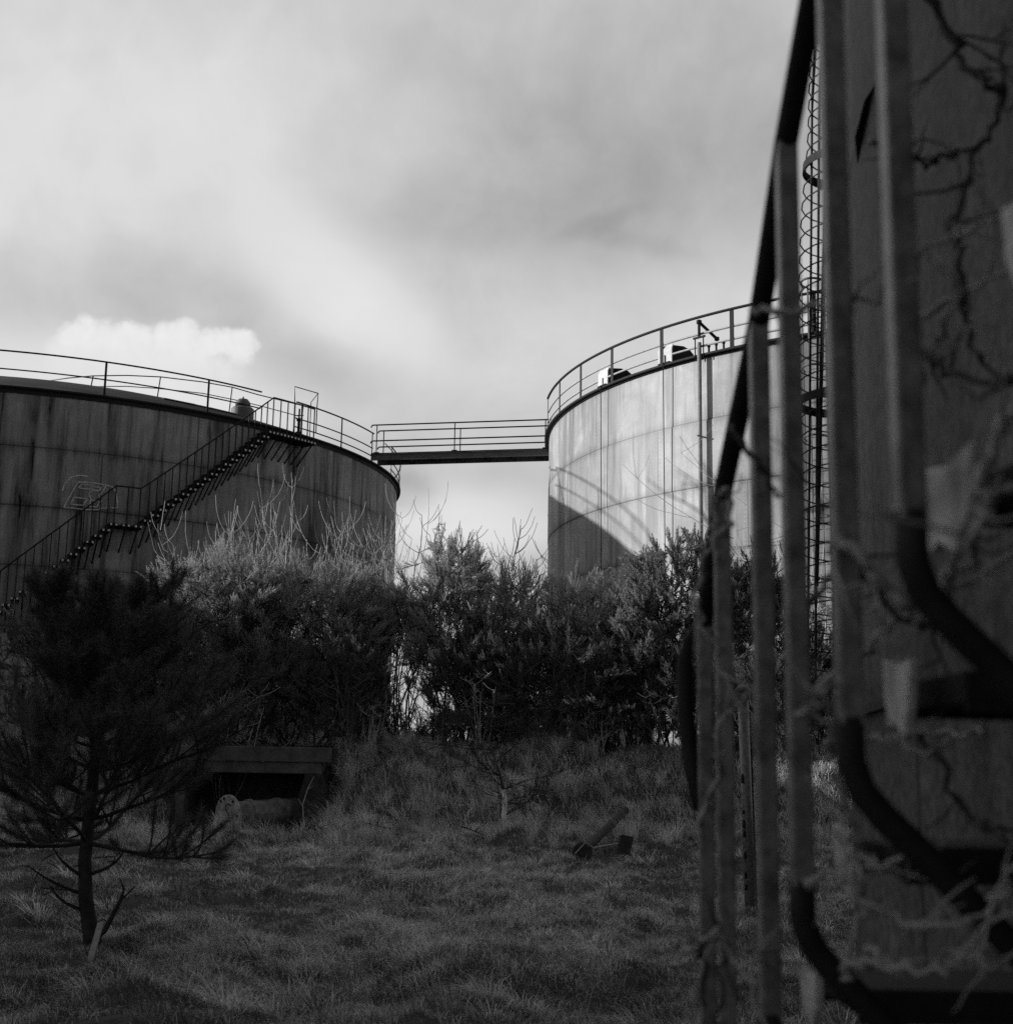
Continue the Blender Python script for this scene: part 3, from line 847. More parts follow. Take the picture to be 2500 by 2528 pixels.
def shoot_proto(rng, n=20, L=.30, leaf=.055, wid=.014, spread=55):
    """one spiny shoot along +z: narrow leaves standing off an axis"""
    V, T = [], []
    def tri(a, b, c, t):
        V.extend([a, b, c]); T.extend([t] * 3)
    tri(np.array([-.006, 0, 0]), np.array([.006, 0, 0]), np.array([0, 0, L]), .3)
    for i in range(n):
        h = L * (.05 + .95 * i / n); a = i * 2.4 + rng.uniform(-.4, .4); sp = math.radians(spread * rng.uniform(.6, 1.25) * (1 - .55 * i / n))
        d = np.array([math.cos(a) * math.sin(sp), math.sin(a) * math.sin(sp), math.cos(sp)]); s = np.array([-math.sin(a), math.cos(a), 0]) * wid * .5
        l = leaf * rng.uniform(.7, 1.3) * (1 - .35 * i / n); b = np.array([0, 0, h])
        tri(b - s, b + s, b + d * l, rng.uniform(.2, 1))
    return np.array(V), np.array(T)


_g = np.random.RandomState(11)
GORSE = [shoot_proto(_g, 24, .21, .036, .015, 58) for _ in range(5)]
LEAFY = [shoot_proto(_g, 14, .19, .065, .024, 58) for _ in range(5)]


def bent(rng, p, q, sag=.12, n=5):
    p, q = np.array(p, float), np.array(q, float); L = np.linalg.norm(q - p); o = rng.normal(0, sag * L, 3) * .5
    return [p + (q - p) * t + o * math.sin(math.pi * t) for t in np.linspace(0, 1, n)]


def bush(name, label, cat, px, Y, hw, top, shoots, mat, seed, proto=GORSE, group=None, lowf=.34, stems=9, spikes=4, leaf=1.0, stemmat=None):
    """multi-stemmed evergreen shrub: px centre, hw half width and top as seen in the picture, at depth Y"""
    rng = np.random.RandomState(seed); shoots = int(shoots * 2.3)
    b0 = P(px, 1440, Y); x0 = b0.x; z0 = Gz(x0, Y) - .05; zt = P(px, top, Y).z
    Hb = zt - z0 - .3; W = hw / 2579 * Y * 1.28; Dp = min(W, 1.3) * .9
    t = thing(name, label, cat, (x0, Y, z0), group)
    mb = MB()
    # limbs rise from the foot and carry leafy branchlets that end in finger-like shoots
    limbs = []
    for i in range(stems):
        ba = np.array([x0 + .55 * W * rng.uniform(-1, 1), Y + .25 * rng.uniform(-1, 1), z0])
        q = rng.uniform(-.95, .95); hh = Hb * rng.uniform(.62, .9) * (1 - .28 * q * q)
        tp = np.array([x0 + W * q, Y + Dp * rng.uniform(-.9, .8), z0 + hh]); r0 = rng.uniform(.016, .036)
        pth = bent(rng, ba, tp, .14, 7); mb.tube(pth, list(np.linspace(r0, .010, 7)), 5, cap=False); limbs.append(pth)
    nbr = int(shoots / 17); P0, Dd_, Br = [], [], []
    bt = []
    for i in range(nbr):
        q = rng.uniform(-1, 1); qd = rng.uniform(-1, 1)
        env = (1 - .26 * abs(q) ** 3) * (1 - .12 * qd * qd) * (1 + .06 * math.sin(q * 7 + seed) + .04 * math.sin(q * 15 + 2 * seed))
        hz = lowf + (1 - lowf) * rng.uniform(0, 1) ** .6
        L = rng.uniform(.3, .65) * min(1, Hb / 3)
        out = np.array([q * .9, qd * .8 - .2, .35 + .45 * hz]) + rng.normal(0, .5, 3); out /= np.linalg.norm(out)
        tip = np.array([x0 + W * q, Y + Dp * qd, z0 + Hb * hz * env])
        bt.append((tip - out * L, out, L, hz, rng.normal(0, .14)))
    for i in range(spikes):                                      # plumes standing above the canopy
        q = rng.uniform(-.8, .8); L = rng.uniform(.55, .95)
        tip = np.array([x0 + W * q, Y + Dp * rng.uniform(-.6, .6), z0 + Hb * (1 - .26 * q * q) * rng.uniform(1.0, 1.06)])
        out = np.array([q * .3, 0, 1]) + rng.normal(0, .12, 3); out /= np.linalg.norm(out)
        for j in range(3): bt.append((tip - out * L + rng.normal(0, .06, 3), out + rng.normal(0, .14, 3), L * rng.uniform(.7, 1), 1, rng.normal(0, .1)))
    pos, D, tone0, sc = [], [], [], []
    for b, d, L, hz, tb in bt:
        mb.tube([b - d * .15, b + d * L * .5, b + d * L * .95], [.008, .006, .003], 3, cap=False)
        if rng.uniform() < .55:
            lp = limbs[rng.randint(len(limbs))]; k = lp[min(6, 3 + rng.randint(4))]
            if np.linalg.norm(k - b) < W * 1.1: mb.tube(bent(rng, k, b - d * .12, .12, 4), [.010, .009, .008, .007], 4, cap=False)
        for f in np.linspace(.12, 1, 17):
            rd = rng.normal(0, 1, 3); rd -= d * rd.dot(d); rd /= np.linalg.norm(rd) + 1e-6
            leaf_ = leaf * (.82 + .45 * ((seed * 37) % 10) / 10); pos.append(b + d * L * f + rng.normal(0, .02, 3)); D.append(d * rng.uniform(.5, 1.0) + rd * rng.uniform(.45, .95) * (1.15 - f) + np.array([0, 0, .3])); tone0.append(.45 + tb + .12 * f + rng.normal(0, .1)); sc.append(rng.uniform(.7, 1.25) * leaf_)
    mb.build('stem', stemmat or M['bark'], t)
    pos, D, tone0, sc = np.array(pos), np.array(D), np.clip(np.array(tone0), 0, 1), np.array(sc)
    Vs, Ts = [], []; kind = rng.randint(len(proto), size=len(pos))
    for k, (pv, pt) in enumerate(proto):
        mk = kind == k; V, T = scatter(pv, pt, pos[mk], D[mk], sc[mk], rng, tone0[mk]); Vs.append(V); Ts.append(T)
    V = np.concatenate(Vs); T = np.concatenate(Ts)
    soup('crown', V, np.arange(len(V)).reshape(-1, 3), mat, t, T)
    return t


def bare(name, label, cat, base, top, spread, mat, seed, shoots=14, group=None, r0=.022, forks=3, curve=.5, lean=0.0, minr=.006, trunk=None, levels=3):
    """leafless shrub or sapling of upcurved twigs, grown from base to the height of top"""
    rng = np.random.RandomState(seed); base = np.array(base, float); Hh = top - base[2]
    t = thing(name, label, cat, tuple(base), group); mb = MB(); runs = []
    def grow(p, d, L, r, lv):
        n = 7; pts = [p]; q = p.copy(); dd = d / np.linalg.norm(d)
        for i in range(n - 1):
            dd = dd + np.array([0, 0, curve * .3]) + rng.normal(0, .07, 3); dd /= np.linalg.norm(dd); q = q + dd * L / (n - 1); pts.append(q.copy())
        runs.append((np.array(pts), list(np.linspace(r, max(r * .5, minr), n))))
        if lv > 0:
            for j in range(forks):
                i = rng.randint(2, n); s = rng.normal(0, 1, 3); s[2] = 0; s /= np.linalg.norm(s)
                grow(pts[i], dd * .25 + s * .95, L * rng.uniform(.25, .5), max(r * .6, minr), lv - 1)
    for i in range(shoots):
        a = rng.uniform(0, 2 * math.pi); q = rng.uniform(0, 1)
        d = np.array([math.cos(a) * spread * q + lean, math.sin(a) * spread * q * .6, 1.0])
        b = base + np.array([rng.normal(0, .12 * spread + .02), rng.normal(0, .1), 0])
        grow(b, d, Hh * rng.uniform(.55, .8), r0 * rng.uniform(.7, 1.1), levels - 1)
    f = Hh / (max(p[:, 2].max() for p, _ in runs) - base[2])
    for p, r in runs: mb.tube(list((p - base) * np.array([(f + 1) / 2 if f < 1 else f, f, f]) + base), r, 4, cap=False)
    mb.build('twigs', mat, t)
    return t


def shrubs():
    g = 'gorse bushes on the earth bank'
    k = 'gorse_bush'
    bush(k, 'tall sunlit gorse bush with feathery tips in front of the stair tank', 'bush', 405, 32.6, 120, 1012, 3000, M['gorse'], 1, group=g, spikes=6)
    bush(k, 'broad sunlit gorse bush below the bare white twigs', 'bush', 560, 32.9, 125, 1030, 3000, M['gorse'], 2, group=g, spikes=6)
    bush(k, 'gorse bush at the right edge of the shaded tank, left of the sky gap', 'bush', 676, 32.7, 50, 1045, 1500, M['gorse'], 3, group=g)
    bush(k, 'highest gorse bush with upright spikes standing against the sky gap', 'bush', 846, 32.6, 66, 1006, 2300, M['gorse'], 4, group=g, spikes=9)
    bush(k, 'small gorse crown arching over the narrow sky gap', 'bush', 752, 32.9, 44, 1070, 900, M['gorse'], 14, group=g, lowf=.62, stems=7, spikes=2)
    bush(k, 'gorse bush under the distant bare trees between the tanks', 'bush', 965, 32.8, 85, 1060, 2300, M['gorse'], 5, group=g, spikes=5)
    bush(k, 'rounded gorse bush in front of the shadow on the pale tank', 'bush', 1105, 32.5, 95, 1062, 2600, M['gorse'], 6, group=g, spikes=5)
    bush(k, 'sprawling gorse bush just left of the leafy shrub', 'bush', 1185, 32.0, 60, 1085, 1500, M['gorse'], 16, group=g)
    bush('leafy_shrub', 'tall leafy shrub with open branches before the pale pipe', 'shrub', 1290, 31.6, 105, 1000, 2100, M['leafy'], 7, LEAFY, spikes=9, lowf=.3, group='leafy shrubs beside the stair')
    bush('leafy_shrub', 'leafy shrub seen between the first grey stair bars', 'shrub', 1440, 31.2, 60, 1020, 1300, M['leafy'], 8, LEAFY, spikes=5, group='leafy shrubs beside the stair')
    bush('leafy_shrub', 'dark leafy shrub behind the foot of the caged ladder', 'shrub', 1548, 30.6, 60, 1150, 1500, M['gorse_dark'], 9, LEAFY, spikes=4, lowf=.15, group='leafy shrubs beside the stair')
    g2 = 'dark undergrowth bushes along the top of the bank'
    k = 'dark_bush'
    for i, (px, Y, hw, top, lab) in enumerate((
            (110, 32.4, 110, 1105, 'dark bush at the far left behind the pine crown'),
            (250, 32.0, 90, 1095, 'dark bush between the pine and the sunlit gorse'),
            (470, 31.9, 120, 1195, 'dark low bush over the culvert roof'),
            (632, 31.8, 74, 1165, 'dark low bush right of the culvert'),
            (895, 31.8, 72, 1165, 'dark low bush under the highest gorse'),
            (1035, 31.7, 100, 1150, 'dark low bush behind the birch sapling'),
            (1195, 31.3, 100, 1170, 'dark low bush left of the leafy shrub\'s foot'),
            (775, 40.5, 80, 1322, 'dark bush far down in the sky gap between the tanks'),
            (905, 41.0, 80, 1300, 'dark bush behind the highest gorse, between the tanks'),
            (1010, 40.0, 60, 1300, 'dark bush behind the birch, close to the pale tank'),
            (1340, 30.9, 90, 1190, 'dark low bush where the handrail ends'),
            (1470, 30.2, 90, 1220, 'dark low bush behind the pipe post'))):
        bush(k, lab, 'bush', px, Y, hw, top, 1900, M['gorse_dark'], 40 + i, GORSE if i % 3 else LEAFY, group=g2, lowf=.08, stems=16, spikes=2, stemmat=M['twig_dark'] if i % 2 else M['bark'])
    # leafless shrubs with pale twigs caught by the sun
    g3 = 'leafless shrubs before the shaded tank'
    for i, (px, Y, top, sp, n, lab) in enumerate((
            (392, 35.5, 905, .35, 7, 'leafless pale shrub furthest left, under the stair'),
            (470, 35.8, 935, .35, 6, 'leafless pale shrub with few stems between the taller ones'),
            (532, 35.6, 888, .30, 9, 'tallest leafless pale shrub with upcurved candelabra twigs'),
            (608, 35.9, 895, .35, 10, 'leafless pale shrub forking beside the candelabra one'),
            (668, 35.6, 940, .40, 10, 'leafless pale shrub with dense fine stems'),
            (722, 35.7, 920, .30, 8, 'leafless pale shrub at the tank\'s right edge'))):
        b = P(px, 1440, Y); bare('bare_shrub', lab, 'shrub', (b.x, Y, Gz(b.x, Y)), P(px, top, Y).z, sp * 1.1, M['twig'], 70 + i, n + 4, g3, .020, 4, 1.3)
    b = P(752, 1440, 35.2); bare('bare_sapling', 'thin dark leafless sapling against the sky beside the shaded tank', 'sapling', (b.x, 35.2, Gz(b.x, 35.2)), P(752, 925, 35.2).z, .12, M['twig_dark'], 81, 2, None, .03, 4, .6)
    b = P(20, 1440, 34.0); bare('bare_shrub', 'leafless pale shrub at the far left under the foot of the stair', 'shrub', (b.x, 34.0, Gz(b.x, 34)), P(20, 1095, 34).z, .3, M['twig'], 82, 6, g3, .02, 3, .6)
    # two far bare trees seen between the tanks
    for i, (px, Y, top, sp, lab) in enumerate(((985, 80, 972, .42, 'distant leafless tree with a fan of fine branches beside the pale tank'), (905, 76, 965, .3, 'distant leafless tree with one thin leader in the sky gap'))):
        b = P(px, 1440, Y); bare('bare_tree', lab, 'tree', (b.x, Y, 0), P(px, top, Y).z, sp, M['twig_dark'], 90 + i, 34 if i == 0 else 3, 'distant leafless trees', .06, 5, .9, minr=.013, levels=3)
    b = P(1505, 1440, 33.2); bare('bare_shrub', 'leafless pale shrub against the sunlit tank, seen between the stair bars', 'shrub', (b.x, 33.2, 0), P(1505, 850, 33.2).z, .35, M['twig'], 95, 7, None, .02, 3, .4)
    b = P(1562, 1440, 33.0); bare('bare_shrub', 'leafless pale shrub behind the spiral cage of the ladder', 'shrub', (b.x, 33.0, 0), P(1562, 790, 33.0).z, .4, M['twig'], 96, 9, None, .02, 3, .4)
    # brushwood at the edge of the bank
    g4 = 'thin leafless stems along the bank edge'
    for i, px in enumerate((330, 430, 540, 655, 705, 770, 840, 905, 1015, 1075, 1130, 1190, 1245, 1300, 1390)):
        Y = 31.0 if px < 1200 else 30.4
        b = P(px, 1440, Y); bare('brushwood', 'thin leafless stems sprouting at the top edge of the grassy bank', 'brushwood', (b.x, Y, Gz(b.x, Y)), P(px, 1215 + (i * 53) % 110, Y).z, .55, M['twig'] if i % 3 == 1 else M['twig_dark'], 110 + i, 8, g4, .012, 3, .35, minr=.005)


shrubs()


def birch():
    Y = 26.6; b = P(957, 1583, Y); z = Gz(b.x, Y)
    t = thing('birch_sapling', 'small birch sapling with a bent white stem on the bank face', 'sapling', (b.x, Y, z))
    pts = [P(x, y, Y) for x, y in ((957, 1580), (955, 1560), (951, 1540), (953, 1515), (950, 1490), (944, 1465), (936, 1440), (930, 1415))]
    pts[0].z = z - .03
    MB().tube(pts[:5], [.07, .06, .052, .046, .036], 8).build('trunk', M['birch'], t, smooth=True)
    MB().tube(pts[4:], [.03, .025, .02, .014], 7).build('leader', M['twig_dark'], t, smooth=True)
    rng = np.random.RandomState(7); mb = MB()
    def grow(p, d, L, r, lv):
        q = np.array(p, float); pts2 = [q]; dd = d / np.linalg.norm(d)
        for i in range(4):
            dd = dd + rng.normal(0, .13, 3) + np.array([0, 0, .03]); dd /= np.linalg.norm(dd); q = q + dd * L / 4; pts2.append(q)
        mb.tube(pts2, list(np.linspace(r, r * .5, 5)), 4, cap=False)
        if lv:
            for j in range(4): grow(pts2[rng.randint(1, 5)], dd + rng.normal(0, .6, 3), L * .55, r * .6, lv - 1)
    for p in pts[2:]:
        for j in range(4):
            a = rng.uniform(0, 2 * math.pi); grow(p, np.array([math.cos(a), math.sin(a) * .6, rng.uniform(.0, .9)]), rng.uniform(.5, 1.15), .010, 2)
    mb.build('twigs', M['bark'], t)
    Y = 27.6; b = P(573, 1580, Y); z = Gz(b.x, Y)
    t = thing('sapling', 'single thin pale sapling stem at the right of the culvert mouth', 'sapling', (b.x, Y, z))
    MB().tube([Vector((b.x, Y, z))] + [P(x, y, Y) for x, y in ((573, 1550), (571, 1520), (580, 1490), (592, 1466))], [.014, .012, .011, .009, .006], 5).build('stem', M['twig'], t)
    MB().tube([P(571, 1522, Y), P(563, 1508, Y)], [.006, .003], 4).tube([P(580, 1490, Y), P(590, 1484, Y)], [.005, .003], 4).build('twigs', M['twig'], t)


birch()


def pine():
    Y = 11.75; rng = np.random.RandomState(21)
    b = P(172, 1810, Y); z = Gz(b.x, Y)
    t = thing('pine_tree', 'young dark pine with a broad crown and forked top on the near grass', 'tree', (b.x, Y, z))
    tr = [P(x, y, Y) for x, y in ((176, 1835), (173, 1770), (162, 1700), (160, 1624), (168, 1540), (178, 1450), (190, 1360), (205, 1290), (222, 1225), (240, 1165), (254, 1118))]
    tr[0].z = z - .05
    rd = [.10, .072, .06, .055, .052, .048, .043, .036, .028, .019, .011]
    MB().tube(tr, rd, 12).build('trunk', M['bark'], t, smooth=True)
    limb = [P(182, 1410, Y), P(150, 1320, Y - .1), P(120, 1230, Y - .15), P(103, 1165, Y - .15), P(98, 1112, Y - .15)]
    br = MB(); tips = []
    br.tube(limb, [.04, .035, .028, .02, .01], 8)
    def side(p, d, L, r, lv):
        p = np.array(p, float); d = np.array(d, float); d /= np.linalg.norm(d); pts = [p]; q = p
        n = 6
        for i in range(n):
            d = d + np.array([0, 0, .055]) + rng.normal(0, .10, 3); d /= np.linalg.norm(d); q = q + d * L / n; pts.append(q)
        br.tube(pts, list(np.linspace(r, r * .4, n + 1)), 5, cap=False)
        for i in range(n - 3 if lv else n - 2, n + 1):
            dd = pts[i] - pts[i - 1]; tips.append((pts[i], dd, lv)); tips.append((pts[i] - dd * .5, dd, lv))
        if lv > 0:
            for i in range(2, n + 1):
                for j in range(3):
                    s = rng.normal(0, 1, 3); s[2] = abs(s[2]) * .6; s /= np.linalg.norm(s)
                    if rng.uniform() < .8: side(pts[i], d * .65 + s * .75, L * rng.uniform(.26, .46), r * .5, lv - 1)
    def along(path, f):
        f = f * (len(path) - 1); i = min(int(f), len(path) - 2); return path[i].lerp(path[i + 1], f - i)
    zt = tr[-1].z
    for fr in np.linspace(.34, .90, 12):
        n = rng.randint(4, 6); a0 = rng.uniform(0, 6.28)
        p = along(tr, fr); h = (p.z - z) / (zt - z)
        L = 1.12 * (1 - max(0, h - .42) * 1.3) * rng.uniform(.85, 1.1)
        for k in range(n):
            a = a0 + 2 * math.pi * k / n + rng.uniform(-.3, .3)
            side(p, (math.cos(a), math.sin(a), -.12 + 1.1 * max(h - .2, 0) + rng.uniform(-.18, .3)), L * rng.uniform(.6, 1.12) * (1.2 if math.cos(a) > 0 else 1.02), .02 * (1.3 - h), 1)
    for fr in (.3, .5, .7, .88):
        p = along(limb, fr)
        for k in range(4):
            a = rng.uniform(0, 6.28); side(p, (math.cos(a) - .15, math.sin(a), .45), rng.uniform(.22, .42) * (1.25 - fr * .7), .012, 1)
    for path in (tr, limb):
        for fr in np.linspace(.8, 1, 7):
            p = np.array(along(path, fr)); tips.append((p, np.array(path[-1] - path[-2]), 0))
    # dead lower twigs
    for x0, y0, x1, y1 in ((163, 1690, 60, 1640), (165, 1660, 100, 1600), (164, 1720, 95, 1672), (170, 1650, 235, 1605)):
        p, q = P(x0, y0, Y), P(x1, y1, Y - .2); br.tube([Vector(v) for v in bent(rng, p, q, .12, 6)], list(np.linspace(.018, .006, 6)), 6)
        for j in range(3): w = p.lerp(q, rng.uniform(.4, 1)); br.tube([Vector(v) for v in bent(rng, w, w + Vector((rng.uniform(-.2, .2), rng.uniform(-.2, .2), rng.uniform(-.12, .05))), .2, 4)], [.006, .005, .004, .003], 4)
    s0 = [P(x, y, Y - .05) for x, y in ((178, 1775), (198, 1755), (214, 1725), (228, 1698), (234, 1678))]
    br.tube(s0, [.028, .024, .02, .016, .010], 7).tube([P(228, 1698, Y - .05), P(240, 1688, Y - .05), P(256, 1672, Y - .05)], [.012, .009, .005], 5).tube([P(234, 1678, Y - .05), P(229, 1668, Y - .05), P(226, 1660, Y - .05)], [.01, .007, .004], 5)
    br.tube([P(205, 1745, Y - .05), P(196, 1735, Y - .05), P(185, 1740, Y - .05)], [.01, .007, .004], 5)
    br.build('branch', M['bark'], t, smooth=True)
    zt_ = z + .68 * (tr[-1].z - z); tips = [q for q in tips if q[0][2] < zt_ or rng.uniform() < .7]
    pos = np.array([p for p, d, l in tips]); D = np.array([d / np.linalg.norm(d) for p, d, l in tips]) + np.array([0, 0, .35]); D /= np.linalg.norm(D, axis=1, keepdims=True); N = len(pos)
    K = 52
    d = rng.normal(0, 1, (N, K, 3)); d /= np.linalg.norm(d, axis=2, keepdims=True)
    d = d * .9 + D[:, None, :] * .75 + np.array([0, 0, .15]); d /= np.linalg.norm(d, axis=2, keepdims=True)
    L = rng.uniform(.06, .125, (N, K, 1)); b0 = pos[:, None, :] + D[:, None, :] * rng.uniform(-.9, .5, (N, K, 1)) * .12
    sd = np.cross(d, rng.normal(0, 1, (N, K, 3))); sd /= np.linalg.norm(sd, axis=2, keepdims=True)
    V = np.stack([b0 - sd * .0019, b0 + sd * .0019, b0 + d * L], 2).reshape(-1, 3)
    tone = np.repeat(np.clip(rng.normal(.5, .22, N * K), 0, 1), 3)
    soup('crown', V, np.arange(len(V)).reshape(-1, 3), M['pine'], t, tone)
    print('pine tufts', N)


pine()


# ------------------------------------------------------------------ grass
def grass():
    rng = np.random.RandomState(33)
    def noise2(x, y, seed, k0, n=10):
        r = np.random.RandomState(seed); v = 0
        for i in range(n):
            a = r.uniform(0, 6.28); k = k0 * r.uniform(.5, 1.9); v = v + np.sin((x * math.cos(a) + y * math.sin(a)) * k + r.uniform(0, 6.28))
        return v / n ** .5
    N = 580000
    u = rng.uniform(0, 1, N); d = (8.2 ** .55 + u * (33.5 ** .55 - 8.2 ** .55)) ** (1 / .55)
    az = rng.uniform(-.41, .36, N); x = az * d; y = d
    # tufts: pull blades towards random tuft centres
    nt = 9000
    ut = rng.uniform(0, 1, nt); dt = (8.2 ** .55 + ut * (33.5 ** .55 - 8.2 ** .55)) ** (1 / .55); xt = rng.uniform(-.41, .36, nt) * dt; yt = dt
    pick = rng.randint(nt, size=N); inT = rng.uniform(0, 1, N) < .6
    x = np.where(inT, xt[pick] + rng.normal(0, .07, N), x); y = np.where(inT, yt[pick] + rng.normal(0, .07, N), y)
    keep = (np.hypot(x - TC.x, y - TC.y) > TR + .05) & ~((x > -6.9) & (x < -3.7) & (y > 28.8) & (y < 32)) & ~((y > bank_base(x) + 5.5))
    sk = P(166, 1843, 11.15); keep &= ~((np.hypot(x - sk.x, (y - sk.y + .25) * .6) < .13))
    keep &= ~((x > -7.6) & (x < -3.4) & (y > 29.4) & (y < 30.1))
    bare_ = noise2(x, y, 8, 1.3) + .6 * noise2(x, y, 9, 4.0)
    keep &= (rng.uniform(0, 1, N) < np.clip(1.3 + .35 * bare_, .55, 1)) | (y > 26)
    x, y, pick, inT = x[keep], y[keep], pick[keep], inT[keep]; N = len(x)
    z = G(x, y)
    patch = noise2(x, y, 1, .7); fine = noise2(x, y, 2, 2.6)
    ang = 1.0 * noise2(x, y, 3, .45) + .8 * noise2(x, y, 4, 1.6) + 2.9          # direction the grass is combed in
    ang = ang + np.where(inT, (rng.uniform(-1, 1, nt) * 2.2)[pick], 0) + rng.normal(0, 1.0, N)
    bank = smoothstep(-1.0, 1.0, y - bank_base(x)) ; mid = smoothstep(21, 26, y)
    L = (.085 + .05 * np.clip(patch, -1, 1.5) + .03 * fine) * rng.uniform(.6, 1.4, N) + .06 * mid + .13 * bank
    L = L * np.where(inT, (rng.uniform(.8, 1.75, nt))[pick], 1); L = np.clip(L * .85, .075, .5)
    lean = np.clip(rng.normal(1.02, .28, N) + .12 * patch, .2, 1.45)
    W = (.0021 + .00027 * y) * rng.uniform(.7, 1.3, N)
    dr = np.stack([np.cos(ang), np.sin(ang), np.zeros(N)], 1); sd = np.stack([-np.sin(ang), np.cos(ang), np.zeros(N)], 1)
    tw = rng.normal(0, .7, N)[:, None]; sd = sd * np.cos(tw) + np.array([0, 0, 1.]) * np.sin(tw) * .6
    up = np.array([0, 0, 1.])
    p0 = np.stack([x, y, z - .01], 1)
    p1 = p0 + (dr * np.sin(lean * .55)[:, None] + up * np.cos(lean * .55)[:, None]) * (L * .5)[:, None]
    p2 = p1 + (dr * np.sin(lean * 1.15)[:, None] + up * np.cos(lean * 1.15)[:, None]) * (L * .55)[:, None]
    w = W[:, None]
    V = np.stack([p0 - sd * w * .5, p0 + sd * w * .5, p1 - sd * w * .42, p1 + sd * w * .42, p2], 1).reshape(-1, 3)
    b = (np.arange(N) * 5)[:, None]
    T = np.concatenate([b + [0, 1, 3], b + [0, 3, 2], b + [2, 3, 4]])
    tone = np.clip(.40 + .12 * patch + .11 * fine + rng.normal(0, .26, N) + np.where(inT, rng.normal(0, .26, nt)[pick], 0) + .12 * mid + .34 * bank, 0, 1) ** 1.25
    o = soup('grass', V, T, M['grass'], None, np.repeat(tone, 5)); tag(o, 'matted winter grass over the ground and bank', 'grass', kind='stuff')
    # long dry tussocks
    nt = 520
    uu = rng.uniform(0, 1, nt); dt = 8.6 + uu ** .8 * 23; xt = rng.uniform(-.40, .34, nt) * dt
    on = rng.uniform(0, 1, nt) < np.where(dt > 25, 1.0, .45); dt, xt = dt[on], xt[on]
    ex_ = [(-2.15, 9.5, 1.6), (-1.75, 9.35, 1.5), (-2.5, 9.4, 1.4)] + [(P(px, 1440, yy).x, yy, 1.35) for px, yy in ((1050, 30.6), (1000, 30.7), (1100, 30.6), (1210, 30.2), (1390, 29.7), (1450, 29), (1180, 25.5), (1195, 25.8), (1170, 25.9), (1020, 30.9), (1120, 30.8), (700, 30.8), (760, 30.7), (1540, 27), (1555, 26), (1570, 28), (640, 29), (660, 30), (622, 28.9), (636, 28.6), (648, 29.4), (610, 28.4), (655, 28.2), (452, 27.9), (475, 28.0), (420, 27.8), (505, 28.1))]
    xt = np.concatenate([xt, [e[0] for e in ex_]]); dt = np.concatenate([dt, [e[1] for e in ex_]]); st = np.concatenate([np.ones(len(xt) - len(ex_)), [e[2] for e in ex_]])
    ok = (np.hypot(xt - TC.x, dt - TC.y) > TR + .2) & ~((xt > -7) & (xt < -4.0) & (dt > 28.2)); xt, dt, st = xt[ok], dt[ok], st[ok]; nt = len(xt)
    K = 80; idx = np.repeat(np.arange(nt), K); n = nt * K
    a = rng.uniform(0, 6.28, n); q = rng.uniform(0, .11, n)
    x = xt[idx] + np.cos(a) * q; y = dt[idx] + np.sin(a) * q; z = G(x, y)
    L = rng.uniform(.18, .46, n) * st[idx] * np.where(dt[idx] > 25, 1.15, .8); a2 = a + rng.normal(0, .5, n)
    dr = np.stack([np.cos(a2), np.sin(a2), 0 * a2], 1) + np.array([-.35, -.1, 0]); sd = np.stack([-np.sin(a2), np.cos(a2), 0 * a2], 1)
    l1 = rng.uniform(.1, .6, n) + np.where(y < 24, .45, 0); l2 = l1 + rng.uniform(.3, 1.0, n); w = ((.003 + .00028 * y) * rng.uniform(.7, 1.2, n))[:, None]
    p0 = np.stack([x, y, z - .02], 1); p1 = p0 + (dr * np.sin(l1)[:, None] + up * np.cos(l1)[:, None]) * (L * .55)[:, None]; p2 = p1 + (dr * np.sin(l2)[:, None] + up * np.cos(l2)[:, None]) * (L * .5)[:, None]
    V = np.stack([p0 - sd * w * .5, p0 + sd * w * .5, p1 - sd * w * .4, p1 + sd * w * .4, p2], 1).reshape(-1, 3)
    b = (np.arange(n) * 5)[:, None]; T = np.concatenate([b + [0, 1, 3], b + [0, 3, 2], b + [2, 3, 4]])
    tone = np.clip(rng.normal(.62, .2, n) + rng.normal(0, .12, nt)[idx], 0, 1)
    o = soup('dry_grass', V, T, M['grass'], None, np.repeat(tone, 5)); tag(o, 'long dry grass tussocks on the bank and in the turf', 'grass', kind='stuff')


grass()


